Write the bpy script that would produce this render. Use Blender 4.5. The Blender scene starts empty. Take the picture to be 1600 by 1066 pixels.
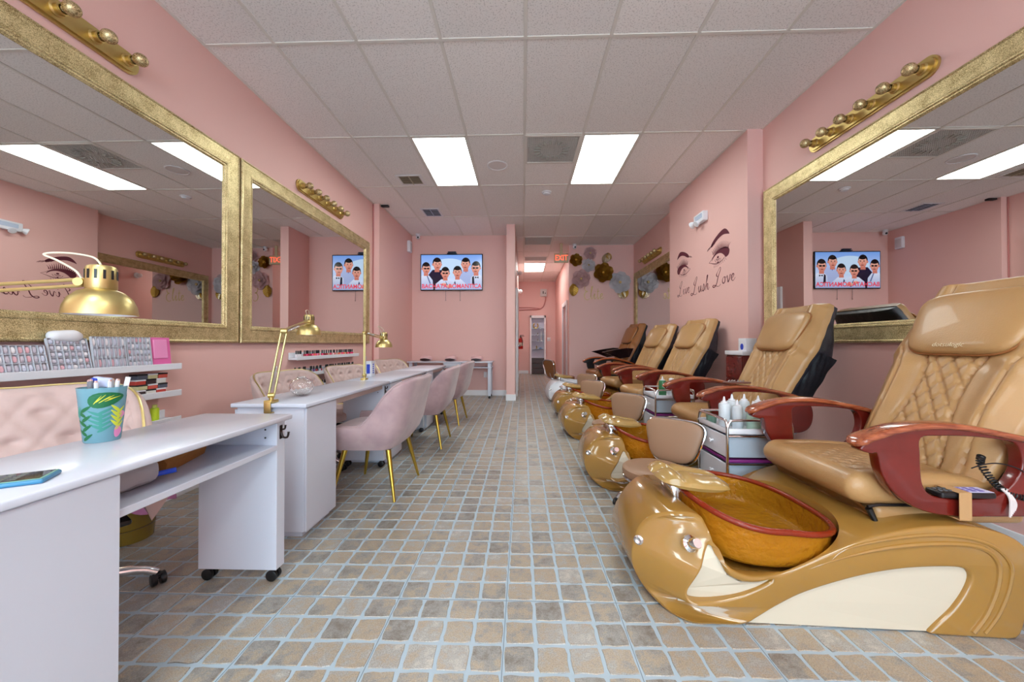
import bpy, bmesh, math, random
from math import sin, cos, pi, radians
from mathutils import Vector, Matrix

random.seed(7)
C = bpy.context.scene
COL = C.collection

# ------------------------------------------------------------------ camera
cam = bpy.data.cameras.new('camera')
cam.sensor_width = 36.0
cam.lens = 574.8 / 1600 * 36.0
cam.clip_start = 0.05
cam_o = bpy.data.objects.new('camera', cam)
COL.objects.link(cam_o)
cam_o.location = (0, 0, 1.03)
cam_o.rotation_euler = (pi / 2 + 0.0084, 0, 0.0298)
C.camera = cam_o

# ------------------------------------------------------------------ world, exposure
world = bpy.data.worlds.new('sky')
C.world = world
world.use_nodes = True
bg = world.node_tree.nodes['Background']
bg.inputs[0].default_value = (0.64, 0.86, 1.0, 1)
bg.inputs[1].default_value = 6.0
C.view_settings.view_transform = 'Standard'
C.view_settings.look = 'None'
C.view_settings.gamma = 1.0
C.view_settings.use_curve_mapping = False
C.view_settings.exposure = 0.5
C.cycles.max_bounces = 12
C.cycles.diffuse_bounces = 6
C.cycles.glossy_bounces = 6
C.cycles.transmission_bounces = 10
C.cycles.transparent_max_bounces = 12
C.cycles.caustics_reflective = False
C.cycles.caustics_refractive = False
PANEL = 11.0          # brightness of the ceiling light diffusers

# ------------------------------------------------------------------ room dimensions
XL, XR, H = -2.34, 2.44, 3.22
YB, YTV, YFW, YEND = -3.6, 7.36, 8.17, 12.88
GX0, GY0 = 0.0176, 2.612           # ceiling grid origin
TS = 0.1092                        # floor tile module
TX0, TY0 = -0.0668, 1.4864

# ------------------------------------------------------------------ materials
def lin(c):
    c = c / 255.0
    return c / 12.92 if c <= 0.04045 else ((c + 0.055) / 1.055) ** 2.4
def rgb(r, g, b):
    return (lin(r), lin(g), lin(b), 1.0)

MATS = {}
def mat(name, col=None, rough=0.5, metal=0.0, bump=0.0, bscale=40.0, var=0.0, vscale=6.0, trans=0.0, ior=1.45,
        coat=0.0, sheen=0.0, alpha=1.0, emit=None, estr=1.0, spec=0.5, bdist=0.01, col2=None, sub=0.0):
    if name in MATS:
        return MATS[name]
    m = bpy.data.materials.new(name)
    MATS[name] = m
    m.use_nodes = True
    nt = m.node_tree
    b = nt.nodes['Principled BSDF']
    b.inputs['Base Color'].default_value = col
    b.inputs['Roughness'].default_value = rough
    b.inputs['Metallic'].default_value = metal
    b.inputs['IOR'].default_value = ior
    b.inputs['Transmission Weight'].default_value = trans
    b.inputs['Coat Weight'].default_value = coat
    b.inputs['Sheen Weight'].default_value = sheen
    b.inputs['Alpha'].default_value = alpha
    b.inputs['Specular IOR Level'].default_value = spec
    if emit:
        b.inputs['Emission Color'].default_value = emit
        b.inputs['Emission Strength'].default_value = estr
    if bump or var or col2:
        g = nt.nodes.new('ShaderNodeNewGeometry')
        if bump:
            n = nt.nodes.new('ShaderNodeTexNoise')
            n.inputs['Scale'].default_value = bscale
            n.inputs['Detail'].default_value = 4
            nt.links.new(g.outputs['Position'], n.inputs['Vector'])
            bm_ = nt.nodes.new('ShaderNodeBump')
            bm_.inputs['Strength'].default_value = bump
            bm_.inputs['Distance'].default_value = bdist
            nt.links.new(n.outputs['Fac'], bm_.inputs['Height'])
            nt.links.new(bm_.outputs['Normal'], b.inputs['Normal'])
        if var or col2:
            n2 = nt.nodes.new('ShaderNodeTexNoise')
            n2.inputs['Scale'].default_value = vscale
            n2.inputs['Detail'].default_value = 5
            nt.links.new(g.outputs['Position'], n2.inputs['Vector'])
            r = nt.nodes.new('ShaderNodeValToRGB')
            r.color_ramp.elements[0].position = 0.35
            r.color_ramp.elements[1].position = 0.65
            r.color_ramp.elements[0].color = col
            r.color_ramp.elements[1].color = col2 if col2 else tuple(min(1, x * (1 + var)) for x in col[:3]) + (1,)
            nt.links.new(n2.outputs['Fac'], r.inputs['Fac'])
            nt.links.new(r.outputs['Color'], b.inputs['Base Color'])
    return m

PINK = mat('pink_wall_paint', rgb(232, 188, 180), 0.55, bump=0.15, bscale=180, bdist=0.002)
WHITE = mat('white_gloss_laminate', rgb(208, 213, 226), 0.22)
WTRIM = mat('white_painted_trim', rgb(235, 235, 238), 0.4)
WPLAST = mat('white_plastic', rgb(228, 230, 236), 0.35)
CHROME = mat('chrome', (0.8, 0.8, 0.82, 1), 0.08, 1.0)
STEEL = mat('brushed_steel', (0.55, 0.55, 0.56, 1), 0.3, 1.0)
BLACK = mat('black_plastic', rgb(22, 22, 25), 0.35)
BLACKV = mat('black_vinyl', rgb(34, 35, 44), 0.4, bump=0.3, bscale=25, bdist=0.02)
GOLDM = mat('satin_gold_metal', rgb(200, 182, 124), 0.36, 0.95)
LEGG = mat('leg_gold_metal', rgb(196, 164, 72), 0.3, 0.95)
BRASS = mat('aged_brass_metal', rgb(206, 182, 118), 0.4, 1.0)
LEATH = mat('tan_leather', rgb(172, 133, 86), 0.36, bump=0.25, bscale=160, bdist=0.003, var=0.12, vscale=5, coat=0.1)
LEATHD = mat('brown_leather', rgb(150, 96, 52), 0.38, bump=0.25, bscale=160, bdist=0.003)
STOOLV = mat('taupe_vinyl', rgb(158, 124, 98), 0.42, bump=0.15, bscale=150, bdist=0.002)
GELC = mat('tan_gloss_gelcoat', rgb(154, 115, 54), 0.15, coat=0.6, var=0.1, vscale=3)
CREAM = mat('cream_panel', rgb(204, 194, 174), 0.35)
MAHOG = mat('red_mahogany', rgb(98, 24, 18), 0.22, coat=0.5, var=0.25, vscale=12)
VELV = mat('blush_velvet', rgb(166, 138, 142), 0.75, sheen=0.4, col2=rgb(184, 156, 158), vscale=9)
VELV2 = mat('pale_blush_velvet', rgb(192, 166, 160), 0.7, sheen=0.4, col2=rgb(204, 178, 172), vscale=9)
GLASSC = mat('clear_glass', (1, 1, 1, 1), 0.02, trans=1.0, ior=1.45)
DKWOOD = mat('dark_brown_laminate', rgb(70, 52, 48), 0.4)
PRINTPLUM = mat('plum_vinyl_print', rgb(96, 38, 52), 0.6)
GOLDP = mat('gold_foil_paper', rgb(212, 166, 74), 0.36, 0.6)
WPAPER = mat('white_paper_petal', rgb(232, 228, 232), 0.7)
PPAPER = mat('blush_paper_petal', rgb(226, 190, 190), 0.7)
PALEGOLD = mat('pale_gold_vinyl', rgb(206, 176, 120), 0.4, 0.3)

def wood_mat():
    m = mat('reddish_brown_wood', rgb(150, 78, 48), 0.2, coat=0.6)
    nt = m.node_tree
    b = nt.nodes['Principled BSDF']
    t = nt.nodes.new('ShaderNodeTexCoord')
    mp = nt.nodes.new('ShaderNodeMapping')
    mp.inputs['Scale'].default_value = (2.5, 26, 26)
    n = nt.nodes.new('ShaderNodeTexNoise')
    n.inputs['Scale'].default_value = 3
    n.inputs['Detail'].default_value = 6
    n.inputs['Distortion'].default_value = 1.2
    r = nt.nodes.new('ShaderNodeValToRGB')
    r.color_ramp.elements[0].position = 0.35
    r.color_ramp.elements[1].position = 0.68
    r.color_ramp.elements[0].color = rgb(122, 54, 32)
    r.color_ramp.elements[1].color = rgb(176, 98, 62)
    nt.links.new(t.outputs['Object'], mp.inputs['Vector'])
    nt.links.new(mp.outputs['Vector'], n.inputs['Vector'])
    nt.links.new(n.outputs['Fac'], r.inputs['Fac'])
    nt.links.new(r.outputs['Color'], b.inputs['Base Color'])
    return m
WOOD = wood_mat()

def glitter_mat(name, c1, c2, scale, rough=0.35):
    m = mat(name, c1, rough, 0.85)
    nt = m.node_tree
    b = nt.nodes['Principled BSDF']
    g = nt.nodes.new('ShaderNodeNewGeometry')
    v = nt.nodes.new('ShaderNodeTexVoronoi')
    v.inputs['Scale'].default_value = scale
    nt.links.new(g.outputs['Position'], v.inputs['Vector'])
    n = nt.nodes.new('ShaderNodeTexNoise')
    n.inputs['Scale'].default_value = 14
    n.inputs['Detail'].default_value = 8
    nt.links.new(g.outputs['Position'], n.inputs['Vector'])
    sep = nt.nodes.new('ShaderNodeSeparateColor')
    nt.links.new(v.outputs['Color'], sep.inputs['Color'])
    ad = nt.nodes.new('ShaderNodeMath')
    ad.operation = 'MULTIPLY_ADD'
    ad.inputs[1].default_value = 0.55
    nt.links.new(sep.outputs['Red'], ad.inputs[0])
    ms = nt.nodes.new('ShaderNodeMath')
    ms.operation = 'MULTIPLY'
    ms.inputs[1].default_value = 0.6
    nt.links.new(n.outputs['Fac'], ms.inputs[0])
    nt.links.new(ms.outputs[0], ad.inputs[2])
    r = nt.nodes.new('ShaderNodeValToRGB')
    r.color_ramp.elements[0].position = 0.3
    r.color_ramp.elements[1].position = 0.75
    r.color_ramp.elements[0].color = c1
    r.color_ramp.elements[1].color = c2
    nt.links.new(ad.outputs[0], r.inputs['Fac'])
    nt.links.new(r.outputs['Color'], b.inputs['Base Color'])
    bu = nt.nodes.new('ShaderNodeBump')
    bu.inputs['Strength'].default_value = 0.5
    bu.inputs['Distance'].default_value = 0.002
    nt.links.new(sep.outputs['Green'], bu.inputs['Height'])
    nt.links.new(bu.outputs['Normal'], b.inputs['Normal'])
    return m
GLIT = glitter_mat('gold_glitter_frame', rgb(142, 120, 74), rgb(238, 222, 172), 420, 0.42)
GLITB = glitter_mat('gold_glitter_bulb', rgb(120, 98, 58), rgb(226, 206, 160), 300, 0.4)

def mirror_mat():
    m = mat('mirror_silver', (0.80, 0.80, 0.79, 1), 0.0, 1.0)
    return m
MIRR = mirror_mat()

def amber_mat():
    m = mat('amber_resin', rgb(255, 176, 30), 0.06, trans=0.68, ior=1.25, bump=1.0, bscale=30, bdist=0.012)
    m.node_tree.nodes['Principled BSDF'].inputs['Base Color'].default_value = (1.0, 0.43, 0.025, 1)
    return m
AMBER = amber_mat()
AMBRIM = mat('dark_amber_rim', (0.34, 0.035, 0.01, 1), 0.06, trans=0.35, ior=1.4, bump=0.5, bscale=60, bdist=0.006)

def tile_mat():
    m = bpy.data.materials.new('brown_stone_tile')
    m.use_nodes = True
    nt = m.node_tree
    b = nt.nodes['Principled BSDF']
    N, L = nt.nodes.new, nt.links.new
    g = N('ShaderNodeNewGeometry')
    sub = N('ShaderNodeVectorMath'); sub.operation = 'SUBTRACT'
    sub.inputs[1].default_value = (TX0, TY0, 0)
    L(g.outputs['Position'], sub.inputs[0])
    dv = N('ShaderNodeVectorMath'); dv.operation = 'DIVIDE'
    dv.inputs[1].default_value = (TS, TS, 10)
    L(sub.outputs[0], dv.inputs[0])
    fl = N('ShaderNodeVectorMath'); fl.operation = 'FLOOR'
    L(dv.outputs[0], fl.inputs[0])
    wn = N('ShaderNodeTexWhiteNoise'); wn.noise_dimensions = '3D'
    L(fl.outputs[0], wn.inputs['Vector'])
    n = N('ShaderNodeTexNoise'); n.inputs['Scale'].default_value = 16; n.inputs['Detail'].default_value = 10
    n.inputs['Roughness'].default_value = 0.75
    # shift the noise per tile so that the veins stop at the joints
    sc = N('ShaderNodeVectorMath'); sc.operation = 'SCALE'; sc.inputs['Scale'].default_value = 7.0
    L(wn.outputs['Color'], sc.inputs[0])
    ad = N('ShaderNodeVectorMath'); ad.operation = 'ADD'
    L(sc.outputs[0], ad.inputs[0]); L(g.outputs['Position'], ad.inputs[1])
    L(ad.outputs[0], n.inputs['Vector'])
    mx = N('ShaderNodeMath'); mx.operation = 'MULTIPLY_ADD'; mx.inputs[1].default_value = 0.42
    L(wn.outputs['Value'], mx.inputs[0])
    m2 = N('ShaderNodeMath'); m2.operation = 'MULTIPLY_ADD'; m2.inputs[1].default_value = 1.5; m2.inputs[2].default_value = -0.45
    L(n.outputs['Fac'], m2.inputs[0]); L(m2.outputs[0], mx.inputs[2])
    r = N('ShaderNodeValToRGB')
    cr = r.color_ramp
    cr.elements[0].position = 0.12; cr.elements[0].color = rgb(118, 108, 98)
    cr.elements[1].position = 0.95; cr.elements[1].color = rgb(196, 190, 178)
    e = cr.elements.new(0.36); e.color = rgb(146, 144, 140)
    e = cr.elements.new(0.52); e.color = rgb(170, 154, 132)
    e = cr.elements.new(0.7); e.color = rgb(160, 158, 154)
    L(mx.outputs[0], r.inputs['Fac'])
    fn = N('ShaderNodeTexNoise'); fn.inputs['Scale'].default_value = 260; fn.inputs['Detail'].default_value = 3
    L(g.outputs['Position'], fn.inputs['Vector'])
    mixc = N('ShaderNodeMixRGB'); mixc.blend_type = 'MULTIPLY'; mixc.inputs[0].default_value = 0.7
    rr = N('ShaderNodeValToRGB'); rr.color_ramp.elements[0].position = 0.3; rr.color_ramp.elements[0].color = (0.55, 0.53, 0.5, 1)
    rr.color_ramp.elements[1].position = 0.6; rr.color_ramp.elements[1].color = (1.1, 1.1, 1.1, 1)
    L(fn.outputs['Fac'], rr.inputs['Fac'])
    L(r.outputs['Color'], mixc.inputs[1]); L(rr.outputs['Color'], mixc.inputs[2])
    L(mixc.outputs[0], b.inputs['Base Color'])
    b.inputs['Roughness'].default_value = 0.34
    bu = N('ShaderNodeBump'); bu.inputs['Strength'].default_value = 0.25; bu.inputs['Distance'].default_value = 0.003
    L(n.outputs['Fac'], bu.inputs['Height']); L(bu.outputs['Normal'], b.inputs['Normal'])
    return m
TILE = tile_mat()

def grout_mat():
    m = mat('pale_blue_grout', rgb(190, 200, 206), 0.5)
    nt = m.node_tree
    b = nt.nodes['Principled BSDF']
    N, L = nt.nodes.new, nt.links.new
    g = N('ShaderNodeNewGeometry')
    sub = N('ShaderNodeVectorMath'); sub.operation = 'SUBTRACT'; sub.inputs[1].default_value = (TX0, TY0, 0)
    L(g.outputs['Position'], sub.inputs[0])
    dv = N('ShaderNodeVectorMath'); dv.operation = 'DIVIDE'; dv.inputs[1].default_value = (TS * 4, TS * 4, 10)
    L(sub.outputs[0], dv.inputs[0])
    sp = N('ShaderNodeSeparateXYZ'); L(dv.outputs[0], sp.inputs[0])
    outs = []
    for ax in ('X', 'Y'):
        a = N('ShaderNodeMath'); a.operation = 'ADD'; a.inputs[1].default_value = 0.5; L(sp.outputs[ax], a.inputs[0])
        f = N('ShaderNodeMath'); f.operation = 'FRACT'; L(a.outputs[0], f.inputs[0])
        s = N('ShaderNodeMath'); s.operation = 'SUBTRACT'; s.inputs[1].default_value = 0.5; L(f.outputs[0], s.inputs[0])
        ab = N('ShaderNodeMath'); ab.operation = 'ABSOLUTE'; L(s.outputs[0], ab.inputs[0])
        lt = N('ShaderNodeMath'); lt.operation = 'LESS_THAN'; lt.inputs[1].default_value = 0.0032; L(ab.outputs[0], lt.inputs[0])
        outs.append(lt)
    mxx = N('ShaderNodeMath'); mxx.operation = 'MAXIMUM'; L(outs[0].outputs[0], mxx.inputs[0]); L(outs[1].outputs[0], mxx.inputs[1])
    mc = N('ShaderNodeMixRGB'); mc.inputs[1].default_value = rgb(168, 186, 198); mc.inputs[2].default_value = rgb(112, 126, 138)
    L(mxx.outputs[0], mc.inputs[0]); L(mc.outputs[0], b.inputs['Base Color'])
    return m
GROUT = grout_mat()

def ceiling_mat():
    m = mat('ceiling_tile_board', rgb(220, 214, 208), 0.9)
    nt = m.node_tree
    b = nt.nodes['Principled BSDF']
    N, L = nt.nodes.new, nt.links.new
    g = N('ShaderNodeNewGeometry')
    n = N('ShaderNodeTexNoise'); n.inputs['Scale'].default_value = 95; n.inputs['Detail'].default_value = 4
    L(g.outputs['Position'], n.inputs['Vector'])
    r = N('ShaderNodeValToRGB'); r.color_ramp.elements[0].position = 0.36; r.color_ramp.elements[1].position = 0.46
    r.color_ramp.elements[0].color = rgb(216, 213, 210); r.color_ramp.elements[1].color = rgb(246, 243, 240)
    L(n.outputs['Fac'], r.inputs['Fac'])
    oi = N('ShaderNodeObjectInfo')
    mr = N('ShaderNodeMapRange'); mr.inputs['To Min'].default_value = 0.93; mr.inputs['To Max'].default_value = 1.02
    L(oi.outputs['Random'], mr.inputs['Value'])
    mm = N('ShaderNodeVectorMath'); mm.operation = 'SCALE'
    L(r.outputs['Color'], mm.inputs[0]); L(mr.outputs[0], mm.inputs['Scale'])
    L(mm.outputs[0], b.inputs['Base Color'])
    return m
CTILE = ceiling_mat()
CGRID = mat('ceiling_grid_metal', rgb(226, 223, 216), 0.5)

# ------------------------------------------------------------------ mesh helpers
def link(o, parent=None):
    COL.objects.link(o)
    if parent is not None:
        o.parent = parent
    return o

def tag(o, label=None, cat=None, group=None, kind=None):
    if label: o['label'] = label
    if cat: o['category'] = cat
    if group: o['group'] = group
    if kind: o['kind'] = kind
    return o

def finish(me, smooth=True, ang=38):
    if smooth and len(me.polygons):
        me.polygons.foreach_set('use_smooth', [True] * len(me.polygons))
        me.set_sharp_from_angle(angle=radians(ang))
    me.update()

def mk(name, bm, m, parent=None, shift=None, loc=None, smooth=True, ang=38, kind=None, recalc=True):
    if shift is not None:
        bmesh.ops.translate(bm, verts=bm.verts, vec=Vector(shift))
    if recalc:
        bmesh.ops.recalc_face_normals(bm, faces=bm.faces)
    me = bpy.data.meshes.new(name)
    bm.to_mesh(me)
    bm.free()
    for x in (m if isinstance(m, (list, tuple)) else [m]):
        me.materials.append(x)
    finish(me, smooth, ang)
    o = bpy.data.objects.new(name, me)
    link(o, parent)
    if loc is not None: o.location = loc
    if kind: o['kind'] = kind
    return o

def empty(name, loc=(0, 0, 0), rz=0.0, label=None, cat=None, group=None, kind=None):
    o = bpy.data.objects.new(name, None)
    o.empty_display_size = 0.1
    link(o)
    o.location = loc
    o.rotation_euler = (0, 0, rz)
    return tag(o, label, cat, group, kind)

def copy_tree(o, parent=None):
    c = o.copy()
    COL.objects.link(c)
    c.parent = parent
    for ch in [x for x in bpy.data.objects if x.parent == o]:
        copy_tree(ch, c)
    return c

def dup(root, loc, rz, label, group=None):
    c = copy_tree(root)
    c.location = loc
    c.rotation_euler = (0, 0, rz)
    c['label'] = label
    if group: c['group'] = group
    return c

def NB():
    return bmesh.new()

def box(bm, x0, x1, y0, y1, z0, z1, bev=0.0, seg=2, M=None, mi=0):
    v = [bm.verts.new((x, y, z)) for x in (x0, x1) for y in (y0, y1) for z in (z0, z1)]
    F = [(0, 1, 3, 2), (4, 6, 7, 5), (0, 4, 5, 1), (2, 3, 7, 6), (0, 2, 6, 4), (1, 5, 7, 3)]
    fs = [bm.faces.new([v[i] for i in f]) for f in F]
    for f in fs: f.material_index = mi
    if bev > 0:
        es = list({e for f in fs for e in f.edges})
        r = bmesh.ops.bevel(bm, geom=es + v, offset=bev, segments=seg, affect='EDGES', profile=0.5)
        v = list({x for f in r['faces'] for x in f.verts} | {x for x in v if x.is_valid})
        for f in r['faces']: f.material_index = mi
    if M is not None:
        vv = set()
        for f in fs:
            if f.is_valid: vv |= set(f.verts)
        vv |= {x for x in v if x.is_valid}
        bmesh.ops.transform(bm, matrix=M, verts=list(vv))

def catmull(pts, n=6, closed=False):
    P = [Vector(p) for p in pts]
    out = []
    N = len(P)
    rng = N if closed else N - 1
    for i in range(rng):
        if closed:
            p0, p1, p2, p3 = P[(i - 1) % N], P[i], P[(i + 1) % N], P[(i + 2) % N]
        else:
            p0, p1, p2, p3 = P[max(i - 1, 0)], P[i], P[i + 1], P[min(i + 2, N - 1)]
        for k in range(n):
            t = k / n
            out.append(0.5 * ((2 * p1) + (-p0 + p2) * t + (2 * p0 - 5 * p1 + 4 * p2 - p3) * t * t + (-p0 + 3 * p1 - 3 * p2 + p3) * t ** 3))
    if not closed: out.append(P[-1])
    return out

def tube(bm, pts, r, n=10, closed=False, mi=0, caps=True):
    P = [Vector(p) for p in pts]
    N = len(P)
    rr = r if isinstance(r, (list, tuple)) else [r] * N
    up = None
    rings = []
    for i in range(N):
        if closed:
            t = (P[(i + 1) % N] - P[(i - 1) % N])
        else:
            t = P[min(i + 1, N - 1)] - P[max(i - 1, 0)]
        if t.length < 1e-9: t = Vector((0, 0, 1))
        t.normalize()
        if up is None:
            a = Vector((0, 0, 1)) if abs(t.z) < 0.9 else Vector((1, 0, 0))
            up = (a - t * a.dot(t)).normalized()
        else:
            up = (up - t * up.dot(t))
            if up.length < 1e-6:
                a = Vector((0, 0, 1)) if abs(t.z) < 0.9 else Vector((1, 0, 0))
                up = (a - t * a.dot(t))
            up.normalize()
        s = t.cross(up)
        rings.append([bm.verts.new(P[i] + (up * cos(2 * pi * k / n) + s * sin(2 * pi * k / n)) * rr[i]) for k in range(n)])
    rng = N if closed else N - 1
    for i in range(rng):
        a, b = rings[i], rings[(i + 1) % N]
        for k in range(n):
            f = bm.faces.new((a[k], a[(k + 1) % n], b[(k + 1) % n], b[k]))
            f.material_index = mi
    if caps and not closed:
        bm.faces.new(rings[0][::-1]).material_index = mi
        bm.faces.new(rings[-1]).material_index = mi

def lathe(bm, prof, n=24, M=None, mi=0):
    """prof: list of (r, z); r==0 collapses to a point."""
    M = M or Matrix.Identity(4)
    rings = []
    for r, z in prof:
        if r < 1e-6:
            rings.append([bm.verts.new(M @ Vector((0, 0, z)))])
        else:
            rings.append([bm.verts.new(M @ Vector((r * cos(2 * pi * k / n), r * sin(2 * pi * k / n), z))) for k in range(n)])
    for a, b in zip(rings, rings[1:]):
        for k in range(n):
            k2 = (k + 1) % n
            if len(a) == 1 and len(b) == 1: continue
            if len(a) == 1: f = bm.faces.new((a[0], b[k2], b[k]))
            elif len(b) == 1: f = bm.faces.new((a[k], a[k2], b[0]))
            else: f = bm.faces.new((a[k], a[k2], b[k2], b[k]))
            f.material_index = mi

def T(x, y, z): return Matrix.Translation((x, y, z))
def RX(a): return Matrix.Rotation(a, 4, 'X')
def RY(a): return Matrix.Rotation(a, 4, 'Y')
def RZ(a): return Matrix.Rotation(a, 4, 'Z')
def align(p, d):
    """matrix placing local +Z along d at p"""
    d = Vector(d).normalized()
    return Matrix.Translation(p) @ d.to_track_quat('Z', 'Y').to_matrix().to_4x4()

def grid(bm, f, nu, nv, closeu=False, closev=False, mi=0):
    V = [[bm.verts.new(f(i / nu, j / nv)) for j in range(nv + (0 if closev else 1))] for i in range(nu + (0 if closeu else 1))]
    for i in range(nu):
        for j in range(nv):
            a = V[i][j]; b = V[(i + 1) % len(V)][j]
            c = V[(i + 1) % len(V)][(j + 1) % len(V[0])]; d = V[i][(j + 1) % len(V[0])]
            bm.faces.new((a, b, c, d)).material_index = mi
    return V

def sgn(x, e):
    return math.copysign(abs(x) ** e, x)

def superell(bm, c, r, e1=0.5, e2=0.5, nu=24, nv=14, M=None, disp=None):
    """superellipsoid: e<1 is boxier"""
    M = M or Matrix.Identity(4)
    rings = []
    for j in range(nv + 1):
        ph = -pi / 2 + pi * j / nv
        if j in (0, nv):
            rings.append([bm.verts.new(M @ Vector((c[0], c[1], c[2] + r[2] * (1 if j else -1))))])
            continue
        ring = []
        for i in range(nu):
            th = 2 * pi * i / nu
            p = Vector((r[0] * sgn(cos(ph), e1) * sgn(cos(th), e2), r[1] * sgn(cos(ph), e1) * sgn(sin(th), e2), r[2] * sgn(sin(ph), e1)))
            if disp: p = disp(p)
            ring.append(bm.verts.new(M @ (Vector(c) + p)))
        rings.append(ring)
    for a, b in zip(rings, rings[1:]):
        for k in range(nu):
            k2 = (k + 1) % nu
            if len(a) == 1: bm.faces.new((a[0], b[k2], b[k]))
            elif len(b) == 1: bm.faces.new((a[k], a[k2], b[0]))
            else: bm.faces.new((a[k], a[k2], b[k2], b[k]))

def prism(bm, pts, f, w0, w1, mi=0):
    """pts 2D polygon, f(u,v,w)->xyz"""
    a = [bm.verts.new(f(u, v, w0)) for u, v in pts]
    b = [bm.verts.new(f(u, v, w1)) for u, v in pts]
    n = len(pts)
    for k in range(n):
        bm.faces.new((a[k], a[(k + 1) % n], b[(k + 1) % n], b[k])).material_index = mi
    bm.faces.new(a[::-1]).material_index = mi
    bm.faces.new(b).material_index = mi

def curve_plate(outer, holes, y0, y1, bev=0.0, seg=3, warp=None):
    """Plate in the X-Z plane with holes, between y0 and y1, rounded edges -> bmesh"""
    cu = bpy.data.curves.new('tmp', 'CURVE')
    cu.dimensions = '2D'
    cu.fill_mode = 'BOTH'
    cu.extrude = (y1 - y0) / 2 - bev
    cu.bevel_depth = bev
    cu.bevel_resolution = seg
    cu.offset = -bev
    for loop in [outer] + list(holes):
        sp = cu.splines.new('POLY')
        sp.points.add(len(loop) - 1)
        for p, q in zip(sp.points, loop):
            p.co = (q[0], q[1], 0, 1)
        sp.use_cyclic_u = True
    o = bpy.data.objects.new('tmp', cu)
    COL.objects.link(o)
    dg = bpy.context.evaluated_depsgraph_get()
    me = bpy.data.meshes.new_from_object(o.evaluated_get(dg))
    bpy.data.objects.remove(o)
    bm = bmesh.new()
    bm.from_mesh(me)
    bpy.data.meshes.remove(me)
    bmesh.ops.remove_doubles(bm, verts=bm.verts, dist=0.0002)
    ym = (y0 + y1) / 2
    for v in bm.verts:
        x, y, z = v.co
        v.co = (x, ym + z, y)
    if warp:
        for v in bm.verts: v.co = warp(v.co)
    return bm

def text_mesh(body, size, extrude=0.0005, bold=0.0):
    cu = bpy.data.curves.new('tmp', 'FONT')
    cu.body = body
    cu.size = size
    cu.extrude = extrude
    cu.offset = bold
    cu.align_x = 'CENTER'
    cu.align_y = 'CENTER'
    o = bpy.data.objects.new('tmp', cu)
    COL.objects.link(o)
    dg = bpy.context.evaluated_depsgraph_get()
    me = bpy.data.meshes.new_from_object(o.evaluated_get(dg))
    bpy.data.objects.remove(o)
    bm = bmesh.new()
    bm.from_mesh(me)
    bpy.data.meshes.remove(me)
    return bm

def xf(bm, M):
    bmesh.ops.transform(bm, matrix=M, verts=bm.verts)
    return bm

# ================================================================== STRUCTURE
def struct(name, bm, m, parent=None, **k):
    o = mk(name, bm, m, parent, smooth=False, **k)
    if parent is None: o['kind'] = 'structure'
    return o

# floor
b = NB(); box(b, XL - 0.1, XR + 0.1, YB, YEND + 0.1, -0.06, -0.0025)
floor = struct('floor', b, GROUT)

def tile_pts(rnd):
    g = 0.0055
    n = 4
    P = []
    c = [(g, g), (TS - g, g), (TS - g, TS - g), (g, TS - g)]
    for k in range(4):
        (x0, y0), (x1, y1) = c[k], c[(k + 1) % 4]
        for i in range(n):
            t = (i + (0.18 if i == 0 else 0)) / n
            j = 0.0022
            P.append((x0 + (x1 - x0) * t + rnd.uniform(-j, j), y0 + (y1 - y0) * t + rnd.uniform(-j, j)))
    return P

def tile_geo(verts, faces, x, y, P):
    k = len(verts); n = len(P)
    cx = cy = TS / 2
    for px, py in P: verts.append((x + px, y + py, -0.003))
    for px, py in P: verts.append((x + cx + (px - cx) * 0.965, y + cy + (py - cy) * 0.965, 0.0))
    for i in range(n):
        j = (i + 1) % n
        faces.append((k + i, k + j, k + n + j, k + n + i))
    faces.append(tuple(k + n + i for i in range(n)))

rt = random.Random(3)
variants = [tile_pts(rt) for _ in range(10)]
var_mesh = []
for P in variants:
    v, f = [], []
    tile_geo(v, f, 0, 0, P)
    me = bpy.data.meshes.new('floor_tile'); me.from_pydata(v, [], f); me.materials.append(TILE); me.update()
    var_mesh.append(me)
cells = []
for i in range(int((XL - TX0) / TS) - 1, int((XR - TX0) / TS) + 1):
    for j in range(int((YB - TY0) / TS), int((YEND - TY0) / TS) + 1):
        cells.append((i, j))
def near_key(c):
    x, y = TX0 + (c[0] + .5) * TS, TY0 + (c[1] + .5) * TS
    if y < 1.06 or abs(x + 0.03 * y) > 1.42 * y: return 99 + abs(y)
    if x < -1.06 and y < 1.0: return 99 + y
    if x > 0.62 and 1.3 < y < 2.1: return 99 + y
    return y + 0.05 * abs(x)
cells.sort(key=near_key)
for i, j in cells[:300]:
    o = bpy.data.objects.new('floor_tile', rt.choice(var_mesh))
    o.location = (TX0 + i * TS, TY0 + j * TS, 0)
    link(o, floor)
v, f = [], []
for i, j in cells[300:]:
    tile_geo(v, f, TX0 + i * TS, TY0 + j * TS, rt.choice(variants))
me = bpy.data.meshes.new('floor_tiles'); me.from_pydata(v, [], f); me.materials.append(TILE); me.update()
o = bpy.data.objects.new('floor_tiles', me); link(o, floor); o['kind'] = 'stuff'

# walls
def wall(name, x0, x1, y0, y1, z0=0, z1=H + 0.05):
    b = NB(); box(b, x0, x1, y0, y1, z0, z1)
    return struct(name, b, PINK)
wall('wall_left', XL - 0.12, XL, YB, 5.66)
wall('wall_left_rear', XL - 0.12, XL + 0.10, 5.66, YTV + 0.1)
wall('wall_back', XL + 0.05, -0.30, YTV, YTV + 0.1)
wall('wall_partition', -0.30, -0.145, 6.70, YEND + 0.1)
wall('wall_right', XR, XR + 0.12, YB, YFW + 0.1)
wall('wall_pillar', 2.285, XR + 0.01, 3.80, 5.79)
wall('wall_flower', 1.02, XR + 0.05, YFW, YFW + 0.1)
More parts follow.
